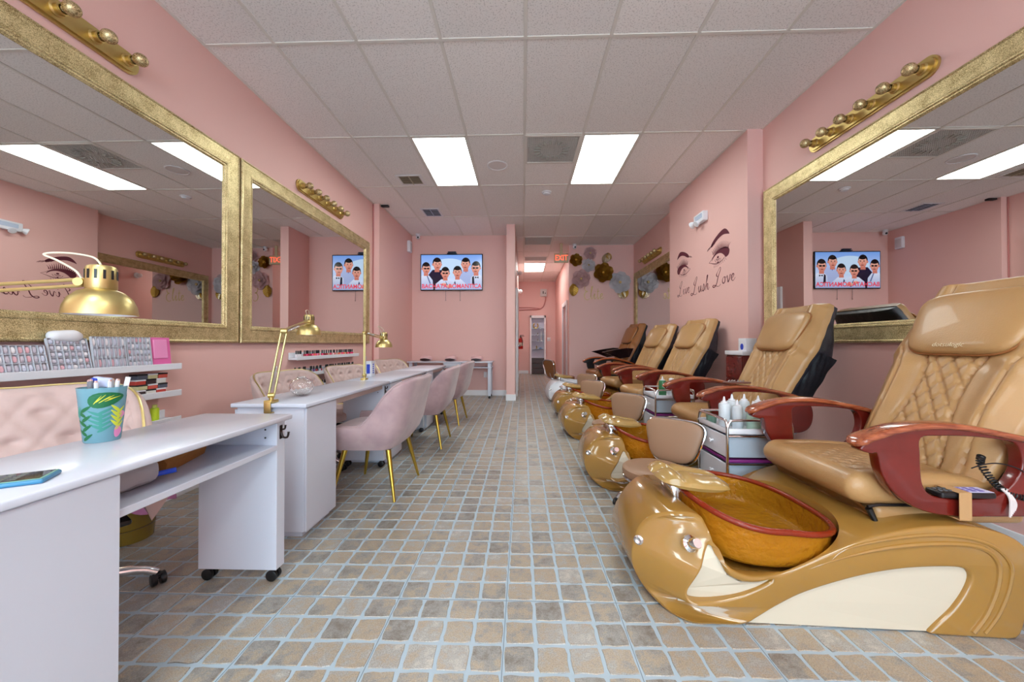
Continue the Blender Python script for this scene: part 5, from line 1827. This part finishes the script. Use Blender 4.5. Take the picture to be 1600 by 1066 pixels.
# back row bodies, then heads
spoly([(120, 330), (190, 245), (330, 250), (420, 330), (430, 575), (130, 575)], NV, E_(40, 26, 96)); person(262, 150, 78, side=1)
spoly([(640, 300), (690, 240), (820, 240), (900, 320), (900, 575), (620, 575)], E_(214, 222, 244), W2); spoly([(700, 245), (740, 300), (760, 245)], E_(120, 150, 210)); person(735, 150, 76, side=-1)
spoly([(0, 350), (50, 330), (130, 340), (190, 420), (200, 575), (0, 575)], W1, W2); spoly([(90, 345), (110, 345), (160, 470), (140, 480)], E_(170, 180, 206)); person(80, 220, 74, glasses=True, side=1)
spoly([(820, 380), (870, 330), (960, 330), (1000, 360), (1000, 575), (800, 575)], W1, W2); spoly([(838, 370), (868, 350), (880, 500), (840, 500)], E_(40, 40, 100)); person(905, 215, 78, glasses=True, side=-1)
spoly([(885, 360), (915, 374), (945, 360), (945, 392), (915, 380), (885, 392)], E_(24, 24, 60))
spoly([(240, 480), (330, 405), (470, 400), (560, 480), (560, 575), (230, 575)], W1, W2); spoly([(395, 420), (430, 480), (470, 560), (440, 560)], E_(150, 156, 186)); person(398, 300, 74, glasses=True)
spoly([(500, 490), (560, 400), (650, 400), (740, 480), (760, 575), (480, 575)], W1, W2); spoly([(540, 470), (560, 430), (575, 490)], E_(110, 120, 160)); person(598, 285, 74)
sell(375, 490, 44, 26, SK, SK2); sell(470, 520, 50, 30, SK, SK2)
o = mk('screen_picture', b, SCR, t, smooth=False, recalc=False)
tb = text_mesh('BACHATA ROMANTICA', .118, .0004, .003)
xs = [v.co.x for v in tb.verts]; kx = (2 * sw * .985) / (max(xs) - min(xs))
xf(tb, T(0, -.0475, -shh + .065) @ RX(pi / 2) @ Matrix.Diagonal((kx, 1.0, 1, 1)))
mk('screen_title', tb, mat('screen_title_red', (.02, 0, 0, 1), .3, emit=rgb(206, 60, 84), estr=.9), t, smooth=False)
b = NB(); box(b, -.09, .10, -.06, .02, TH_ + .004, TH_ + .022, .004); box(b, -.075, .09, -.055, .0, TH_ + .03, TH_ + .05, .004); box(b, -.05, -.03, -.03, -.01, TH_ + .02, TH_ + .032); box(b, .05, .07, -.03, -.01, TH_ + .02, TH_ + .032)
mk('sound_sensor_bar', b, mat('dark_blue_plastic', rgb(30, 44, 66), .3), t)
for x in (-.125, .165):
    b = NB(); tube(b, [(x, -.005, -TH_), (x + .002, -.005, -TH_ - .19)], .003, 6); lathe(b, [(0, 0), (.007, .004), (.006, .02), (0, .022)], 8, T(x + .002, -.005, -TH_ - .205)); mk('pull_cord', b, mat('grey_cord', rgb(120, 110, 112), .6), t)

# ================================================================== PAPER FLOWERS
def flower(px, pz, R_, kind, label):
    mats = {'gold': GOLDP, 'white': WPAPER, 'blush': PPAPER}
    m = mats[kind]
    o = empty('paper_flower', (px, YFW, pz), label=label, cat='paper flower', group='large paper flowers on the corridor side wall')
    rf = random.Random(int(px * 100))
    layers = ((6, 1.0, .015, .42), (6, .76, .04, .75), (5, .52, .06, 1.15)) if kind == 'gold' else ((6, 1.0, .012, .30), (5, .72, .03, .55), (5, .42, .05, .8))
    for li, (n, k, y0, lift) in enumerate(layers):
        me = None
        for i in range(n):
            a = 2 * pi * (i + .5 * (li % 2)) / n + .2
            if me is None:
                b = NB()
                L = R_ * k; W = L * .50
                def pet(u, v):
                    x = (v * 2 - 1) * W * sin(pi * min(.98, .12 + u * .72)) ** .8
                    z = L * (u * 1.0) * (1 - .10 * (v * 2 - 1) ** 2) + .02 * L * sin(v * 9) * u
                    y = -(y0 + lift * L * u * (.5 + .3 * u) + .25 * L * ((v - .5) ** 2) * u * 1.5 - (.10 * L * max(0, u - .75) * 4 if kind != 'gold' else -.05 * L * u))
                    return Vector((x, y, z))
                grid(b, pet, 8, 8)
                bmesh.ops.solidify(b, geom=list(b.faces), thickness=.002)
                p = mk('petal', b, m, o, ang=60); me = p.data
            else:
                p = bpy.data.objects.new('petal', me); link(p, o)
            p.rotation_euler = (0, a, 0)
    b = NB(); superell(b, (0, -.075 if kind != 'gold' else -.10, 0), (R_ * .13, R_ * .09, R_ * .13), 1, 1, 18, 10); mk('centre_bead', b, PALEGOLD if kind != 'gold' else GOLDP, o)
    return o
def wp(px, py): 
    return ((px - 818) / 574.8 * 8.10, 1.03 + (536.5 - py) / 574.8 * 8.10)
for (px, py, r, kd, lb) in ((900.7, 405.3, .145, 'gold', 'small gold paper flower at the upper left of the flower group'), (923, 394.7, .15, 'blush', 'small blush paper flower at the top of the flower group'),
        (920.4, 413.3, .155, 'white', 'small white paper flower between the two gold ones'), (908.7, 434.5, .21, 'blush', 'large blush paper flower at the lower left of the group'),
        (942.7, 425.5, .22, 'gold', 'large gold paper flower in the middle of the group'), (968.8, 440.4, .245, 'white', 'largest white paper flower at the right, next to the far mirror')):
    x, z = wp(px, py); flower(x, z, r, kd, lb)
def foil_leaf(px, py, L, ang, m, label):
    x, z = wp(px, py)
    o = empty('foil_leaf', (x, YFW - .006, z), label=label, cat='paper leaf', group='gold foil leaves among the paper flowers')
    b = NB()
    def lf(u, v):
        s_ = v * 2 - 1
        w = L * .36 * sin(pi * min(1, u * .92 + .05)) ** .7
        return Vector((s_ * w, -.014 - .05 * abs(s_) * L - .008 * abs(sin(u * 22 + abs(s_) * 4)), L * (u - .5)))
    grid(b, lf, 36, 10); bmesh.ops.solidify(b, geom=list(b.faces), thickness=.0015)
    p = mk('leaf_blade', b, m, o, ang=25); p.rotation_euler = (0, ang, 0)
    b = NB(); tube(b, [(0, -.012, -L * .55), (0, -.012, L * .45)], .004, 6); p = mk('midrib', b, GOLDP, o); p.rotation_euler = (0, ang, 0)
SILV = mat('pale_gold_foil', rgb(232, 214, 184), .25, .8)
foil_leaf(948, 402, .24, .55, SILV, 'pale gold fluted leaf above the large gold flower')
foil_leaf(952, 399, .16, -.5, GOLDP, 'small gold leaf crossing the pale fluted leaf at the top')
foil_leaf(971.5, 458, .24, -.6, SILV, 'pale gold fluted leaf under the largest white flower')
foil_leaf(977, 456, .22, -.05, GOLDP, 'gold leaf under the largest white flower, by the mirror')
foil_leaf(897.5, 451, .28, .12, GOLDP, 'gold leaf hanging below the large blush flower')
foil_leaf(955.5, 433.5, .12, .8, SILV, 'tiny pale leaf tip between the gold and the white flower')

# ================================================================== STROKE LETTERING AND DECALS
def ribbon(b, pts, w, f, off=0.0):
    """flat brush stroke: pts 2D, w width or function of 0..1, f maps (u, v) to the wall"""
    P = catmull([(x, y, 0) for x, y in pts], 7)
    n = len(P)
    prev = None
    for i, p in enumerate(P):
        tg = P[min(i + 1, n - 1)] - P[max(i - 1, 0)]
        if tg.length < 1e-9: continue
        tg.normalize()
        ww = w(i / (n - 1)) if callable(w) else w
        a = b.verts.new(f(p.x - tg.y * ww, p.y + tg.x * ww)); c = b.verts.new(f(p.x + tg.y * ww, p.y - tg.x * ww))
        if prev: b.faces.new((prev[0], prev[1], c, a))
        prev = (a, c)
GL = {  # letter strokes on a unit x-height grid
 'L': ([[(.42, 1.55), (.62, 1.85), (.78, 1.95), (.80, 1.7), (.62, 1.3), (.42, .8), (.28, .3), (.10, .02), (-.12, -.12), (-.30, .0), (-.20, .14), (.05, .06), (.35, -.10), (.62, -.12), (.78, .06)], [(.42, 1.55), (.25, 1.3), (.30, 1.05), (.5, 1.0)]], 1.0),
 'i': ([[(0, .35), (.18, .75), (.12, .25), (.22, .02), (.42, .3)], [(.24, 1.05), (.27, 1.1)]], .42),
 'v': ([[(0, .5), (.14, .75), (.20, .3), (.26, .02), (.45, .4), (.50, .78), (.62, .62)]], .60),
 'e': ([[(0, .3), (.25, .42), (.36, .66), (.22, .76), (.08, .5), (.10, .15), (.28, .02), (.52, .3)]], .50),
 'o': ([[(.30, .74), (.10, .6), (.04, .25), (.18, .02), (.36, .2), (.38, .55), (.28, .74), (.55, .60)]], .52),
 'u': ([[(0, .4), (.14, .75), (.10, .25), (.2, .02), (.4, .35), (.48, .75), (.44, .2), (.54, .02), (.7, .3)]], .68),
 's': ([[(0, .15), (.22, .72), (.30, .8), (.34, .35), (.22, .04), (.05, .1), (.3, .08), (.55, .3)]], .52),
 'h': ([[(0, .3), (.30, 1.2), (.40, 1.6), (.30, 1.6), (.16, .8), (.08, .0)], [(.1, .3), (.28, .7), (.40, .68), (.36, .25), (.44, .02), (.62, .3)]], .6),
}
def script_word(word, yc, zb, hgt, width, label):
    o = empty('script_decal', (2.285, yc, zb), label=label, cat='wall decal', group='script words of the wall decal')
    tot = sum(GL[c][1] for c in word)
    x = 0
    for c in word:
        b = NB()
        for st in GL[c][0]:
            def f(u, v, x=x):
                U = (x + u) / tot * width - width / 2
                return Vector((-.0012, -U, v * hgt / 1.95))
            n = len(st)
            ribbon(b, [(p[0], p[1]) for p in st], lambda q: .020 + .034 * sin(pi * q) ** 2, f)
        r_ = mk('letter', b, PRINTPLUM, o, smooth=False)
        x += GL[c][1]
    return o
script_word('Live', 5.28, 1.735, .20, .36, 'script word Live on the pillar wall, left of the three words')
script_word('Lush', 4.80, 1.70, .215, .44, 'script word Lush on the pillar wall, middle of the three words')
script_word('Love', 4.235, 1.72, .20, .42, 'script word Love on the pillar wall, right of the three words')

def eye(yc, zc, s, flip, label):
    """flip=1: lash mass to the right as seen; coordinates u to the right, v up, one unit = s metres"""
    o = empty('eye_decal', (2.285, yc, zc), label=label, cat='wall decal', group='two printed lashed eyes')
    def f(u, v, d=-.0012): return Vector((d, -flip * u * s, v * s * .56))
    def shape(pts, name, n=5):
        P = catmull([(x, y, 0) for x, y in pts], n, True)
        b = NB(); b.faces.new([b.verts.new(f(p.x, p.y)) for p in P]); return mk(name, b, PRINTPLUM, o, smooth=False)
    shape([(-.36, .60), (-.20, .80), (.05, .98), (.26, 1.04), (.40, .92), (.50, .70), (.40, .74), (.22, .80), (.02, .74), (-.18, .60), (-.34, .48)], 'eyebrow')
    b = NB()
    rr = random.Random(4)
    for k in range(12):
        q = k / 11
        u0 = -.58 + .36 * q; v0 = .40 + .14 * q + rr.uniform(-.02, .04)
        ribbon(b, [(u0, v0), (u0 + .04, v0 + .06), (u0 + .11, v0 + .13)], lambda t_: .006, f)
    mk('eyebrow_hairs', b, PRINTPLUM, o, smooth=False)
    shape([(-.34, -.18), (-.22, -.02), (-.05, .06), (.12, .02), (.24, -.10), (.34, -.24), (.46, -.18), (.50, -.02), (.46, .10), (.30, .22), (.05, .22), (-.12, .16), (-.26, .02)], 'upper_lid')
    b = NB()
    for k in range(15):
        q = k / 14
        u0 = -.26 + .70 * q; v0 = .10 + .10 * sin(pi * q)
        L = .22 + .14 * sin(pi * min(1, q * 1.1))
        ribbon(b, [(u0, v0), (u0 + .00 + .05 * (q - .4), v0 + L * .55), (u0 - .07 + .20 * q, v0 + L)], lambda t_: .018 * (1 - t_) + .002, f)
    mk('upper_lashes', b, PRINTPLUM, o, smooth=False)
    b = NB()
    ribbon(b, [(-.48, -.20), (-.34, -.27), (-.16, -.36), (.02, -.37), (.18, -.30), (.30, -.20)], lambda t_: .004 + .014 * sin(pi * t_), f)
    ribbon(b, [(-.48, -.20), (-.36, -.10), (-.28, .0)], .007, f)
    for k in range(9):
        q = k / 8; u0 = -.22 + .54 * q; v0 = -.40 + .18 * q * q
        ribbon(b, [(u0, v0), (u0 + .01, v0 - .07 - .03 * q), (u0 + .05 * (q - .2), v0 - .12 - .03 * q)], lambda t_: .005, f)
    mk('lower_lashes', b, PRINTPLUM, o, smooth=False)
    b = NB()
    for a0, a1 in ((200, 340),):
        ribbon(b, [(-.03 + .15 * cos(radians(a)), -.14 + .19 * sin(radians(a))) for a in range(185, 356, 20)], .007, f)
    for k in range(10):
        a = radians(190 + 16 * k); r0, r1 = .05 + .02 * (k % 2), .11
        ribbon(b, [(-.03 + r0 * cos(a), -.13 + r0 * sin(a)), (-.03 + r1 * cos(a), -.13 + r1 * 1.25 * sin(a))], .006, f)
    pts = [(-.03 + .045 * cos(radians(a)), -.10 + .055 * sin(radians(a))) for a in range(0, 360, 30)]
    b.faces.new([b.verts.new(f(x, y)) for x, y in pts])
    pts = [(-.03 + .03 * cos(radians(a)), -.33 + .04 * sin(radians(a))) for a in range(0, 360, 45)]
    b.faces.new([b.verts.new(f(x, y)) for x, y in pts])
    mk('iris', b, PRINTPLUM, o, smooth=False)
eye(4.36, 2.075, .46, 1, 'larger printed eye with thick lashes on the pillar wall, right of the two')
eye(5.29, 2.105, .44, -1, 'smaller printed eye with lashes on the pillar wall, left of the two')

# faint gold word under the paper flowers
x0, z0 = wp(914, 466)
o = empty('gold_wall_lettering', (x0, YFW - .0012, z0), label='faint pale gold script word on the pink wall under the paper flowers', cat='wall lettering')
GE = [[(.42, 1.9), (.15, 1.95), (-.02, 1.6), (.10, 1.15), (.35, 1.05), (.10, .95), (-.08, .5), (.08, .02), (.42, -.1), (.62, .1)]]
def gl(strokes, x, name, sc=1.0):
    b = NB()
    for st in strokes: ribbon(b, st, lambda q: .035 + .03 * sin(pi * q), lambda u, v: Vector(((x + u) * .16 * sc, 0, v * .16 * sc)))
    mk(name, b, PALEGOLD, o, smooth=False)
gl(GE, .1, 'letter', 1.0)
xx = .85
for c in 'lite':
    if c == 'l': gl([[(0, .3), (.22, 1.3), (.30, 1.75), (.18, 1.6), (.08, .6), (.18, .02), (.38, .3)]], xx, 'letter'); xx += .42
    elif c == 't': gl([[(.18, 1.5), (.10, .5), (.18, .02), (.36, .3)], [(0, 1.05), (.36, 1.1)]], xx, 'letter'); xx += .42
    else: gl(GL[c][0], xx, 'letter'); xx += GL[c][1] + .05

# ================================================================== FITTINGS ON WALLS
o = empty('emergency_light', (2.285, 4.75, 2.62), label='white twin head emergency light high on the pillar wall above the eyes', cat='emergency light')
b = NB(); box(b, -.065, -.001, -.155, .10, -.055, .065, .010); mk('housing', b, WPLAST, o)
b = NB(); box(b, -.0665, -.0645, -.13, .05, -.015, .04, .004, 1); mk('lens_panel', b, mat('pale_blue_lens', rgb(190, 205, 226), .2), o)
for y, n in ((.14, 1), (.16, 2)):
    pass
b = NB(); lathe(b, [(0, 0), (.025, 0), (.045, .035), (.045, .05), (.038, .052), (0, .045)], 20, align((-.05, .10, -.02), (-.5, .9, -.35))); mk('lamp_head', b, WPLAST, o)
b = NB(); lathe(b, [(0, 0), (.025, 0), (.04, .03), (.04, .04), (.034, .042), (0, .036)], 20, align((-.06, -.02, -.045), (-.8, -.1, -.6))); mk('lamp_head', b, WPLAST, o)

o = empty('exit_sign', (.835, 8.02, 2.90), label='illuminated exit sign with red letters hanging at the corridor mouth', cat='exit sign')
b = NB(); box(b, -.155, .155, -.018, .018, -.10, .10, .006); mk('housing', b, mat('beige_sign_plastic', rgb(196, 180, 146), .4), o)
b = NB(); box(b, -.03, .03, -.02, .02, .10, .322, .004); mk('ceiling_mount', b, mat('beige_sign_plastic', rgb(196, 180, 146), .4), o)
for s in (-1, 1):
    tb = text_mesh('EXIT', .17, .001, .0015); xf(tb, (RZ(pi) if s > 0 else Matrix.Identity(4)) @ T(0, -.0195, 0) @ RX(pi / 2) @ Matrix.Diagonal((.80, 1, 1, 1)))
    mk('letters', tb, mat('exit_red_glow', (.6, .05, .03, 1), .4, emit=(1.0, .12, .06, 1), estr=1.2), o, smooth=False)

o = empty('fire_extinguisher', (-.065, 9.9, .90), label='red fire extinguisher hung on the corridor wall left side', cat='fire extinguisher')
b = NB(); lathe(b, [(0, 0), (.06, 0), (.068, .012), (.068, .22), (.05, .27), (.022, .29), (.02, .31), (0, .31)], 24); mk('cylinder', b, mat('extinguisher_red', rgb(200, 24, 20), .25, coat=.5), o)
b = NB(); box(b, -.02, .02, -.02, .02, .305, .335, .004); box(b, -.012, .10, -.01, .01, .34, .352, .003); box(b, -.012, .085, -.01, .01, .365, .375, .003); tube(b, [(0, 0, .30), (0, 0, .372)], .011, 8); mk('valve_handle', b, BLACK, o)
b = NB(); tube(b, catmull([(0, -.02, .325), (.03, -.06, .30), (.05, -.07, .20), (.045, -.06, .08)], 6), .009, 8); mk('hose', b, BLACK, o)
b = NB(); lathe(b, [(.0686, .08), (.0688, .082), (.0688, .17), (.0686, .172)], 24); mk('label_band', b, mat('cream_band', rgb(230, 220, 200), .5), o)
b = NB(); box(b, -.08, -.066, -.03, .03, .02, .26, .002); mk('wall_bracket', b, STEEL, o)

# display cabinet at the corridor end
o = empty('display_cabinet', (.512, YEND, 0), label='tall white framed display cabinet with glass shelves at the corridor end', cat='cabinet')
b = NB()
w = .268; d = .26
box(b, -w, -w + .05, -d, -.001, 0, 2.01, .003, 1); box(b, w - .05, w, -d, -.001, 0, 2.01, .003, 1); box(b, -w, w, -d, -.001, 1.93, 2.01, .003, 1)
mk('frame', b, WTRIM, o, smooth=False)
b = NB(); box(b, -w + .05, w - .05, -.02, -.002, .55, 1.93); mk('back_panel', b, mat('pale_lilac_back', rgb(222, 220, 236), .4), o, smooth=False)
for k in range(3):
    b = NB(); box(b, -w + .052, w - .052, -d + .005, -.02, .02 + k * .18, .19 + k * .18, .003, 1); dr = mk('drawer', b, DKWOOD, o, smooth=False)
    b = NB(); box(b, -.04, .04, -d - .006, -d + .005, .16 + k * .18, .172 + k * .18, .002, 1); mk('drawer_pull', b, mat('dark_pull', rgb(44, 36, 34), .4), dr)
for z in (.86, 1.12, 1.33, 1.56):
    b = NB(); box(b, -w + .05, w - .05, -d + .02, -.02, z, z + .008); mk('glass_shelf', b, mat('green_edge_glass', (.86, .95, .92, 1), .05, trans=.85), o, smooth=False)
b = NB(); box(b, -w + .06, w - .06, -d + .02, -.05, 1.90, 1.925); mk('top_light', b, mat('grey_lamp_housing', rgb(150, 154, 166), .5), o, smooth=False)
gx = .512
def figurine(x, z, h, r, m, label, ring=False):
    q = empty('figurine', (gx + x, YEND - .14, z + .0085), label=label, cat='ornament', group='ornaments in the display cabinet')
    b = NB()
    if ring:
        tube(b, [(h * .42 * cos(radians(a)), 0, h * .5 + h * .45 * sin(radians(a))) for a in range(-245, 66, 12)], r, 8)
        box(b, -h * .25, h * .25, -.03, .03, 0, .015, .003, 1)
    else:
        lathe(b, [(0, 0), (r, 0), (r, .01), (r * .4, .03), (r * .6, h * .5), (r * .9, h * .7), (r * .3, h * .85), (r * .4, h * .95), (0, h)], 14)
    mk('ornament_body', b, m, q)
figurine(-.07, 1.56, .19, .022, BRASS, 'golden horseshoe shaped ornament on the top glass shelf of the display cabinet', True)
figurine(.10, 1.56, .08, .025, WPLAST, 'small white ornament beside the golden one in the display cabinet')
figurine(.12, 1.12, .34, .04, WPLAST, 'tall white figure at the right of the display cabinet')
figurine(0, 1.33, .10, .03, STEEL, 'small silver ornament on the second glass shelf')
figurine(0, 1.12, .09, .03, STEEL, 'small grey ornament on the third glass shelf')
figurine(-.04, .86, .11, .03, BRASS, 'small bronze ornament on the lowest glass shelf')
figurine(.09, .86, .05, .06, mat('blue_supplies', rgb(120, 165, 215), .6), 'low blue dish on the lowest glass shelf')

o = empty('junction_box', (.72, YEND - .001, 2.82), label='pale grey electrical box on the corridor end wall above the cabinet', cat='electrical box')
b = NB(); box(b, -.11, .11, -.07, 0, -.13, .13, .008); mk('enclosure', b, mat('pale_grey_metal', rgb(206, 204, 200), .4), o)
b = NB(); box(b, -.03, .0, -.078, -.07, -.04, .05, .002); lathe(b, [(0, 0), (.018, 0), (.018, .01), (0, .01)], 14, T(.055, -.07, -.02) @ RX(pi / 2)); mk('switch', b, BLACK, o)
o = empty('wall_conduit', (.72, YEND - .02, 2.69), label='pink painted conduit curving from the grey electrical box to the left', cat='conduit')
b = NB(); tube(b, catmull([(.06, 0, 0), (.06, 0, -.15), (-.02, 0, -.36), (-.20, 0, -.45), (-.45, 0, -.46), (-.85, 0, -.47)], 8), .016, 10); mk('pipe', b, mat('pink_conduit_paint', rgb(190, 120, 116), .5), o)
b = NB(); tube(b, catmull([(-.10, 0, -.43), (-.30, .0, -.40), (-.55, 0, -.385), (-.85, 0, -.385)], 8), .014, 10); mk('second_pipe', b, mat('pink_conduit_paint', rgb(190, 120, 116), .5), o)
o = empty('light_switch', (.90, YEND - .001, 1.20), label='double white switch plate right of the display cabinet', cat='light switch')
b = NB(); box(b, -.06, .06, -.008, 0, -.06, .06, .003); mk('plate', b, WTRIM, o)
for x in (-.028, .028):
    b = NB(); box(b, x - .015, x + .015, -.013, -.008, -.032, .032, .002); mk('rocker', b, WTRIM, o)
for y, z, n in ((8.9, 2.75, 'upper'), (10.4, 2.52, 'lower')):
    o = empty('wall_sconce', (-.145, y, z), label='%s round white fitting on the left corridor wall' % n, cat='wall light')
    b = NB(); lathe(b, [(0, 0), (.07, 0), (.07, .02), (.05, .03), (0, .03)], 20, RY(pi / 2)); mk('base', b, WTRIM, o)
    b = NB(); superell(b, (.075, 0, 0), (.055, .055, .055), 1, 1, 18, 10); mk('globe', b, mat('frosted_bulb', rgb(235, 235, 235), .3), o)
o = empty('wall_outlet', (-.30 - .45, YTV, .42), label='white power outlet low on the back wall under the television', cat='outlet')
b = NB(); box(b, -.035, .035, -.006, 0, -.057, .057, .003); mk('plate', b, WTRIM, o)
b = NB()
for z in (-.022, .022): box(b, -.014, .014, -.009, -.006, z - .014, z + .014, .003)
mk('socket_face', b, WTRIM, o)
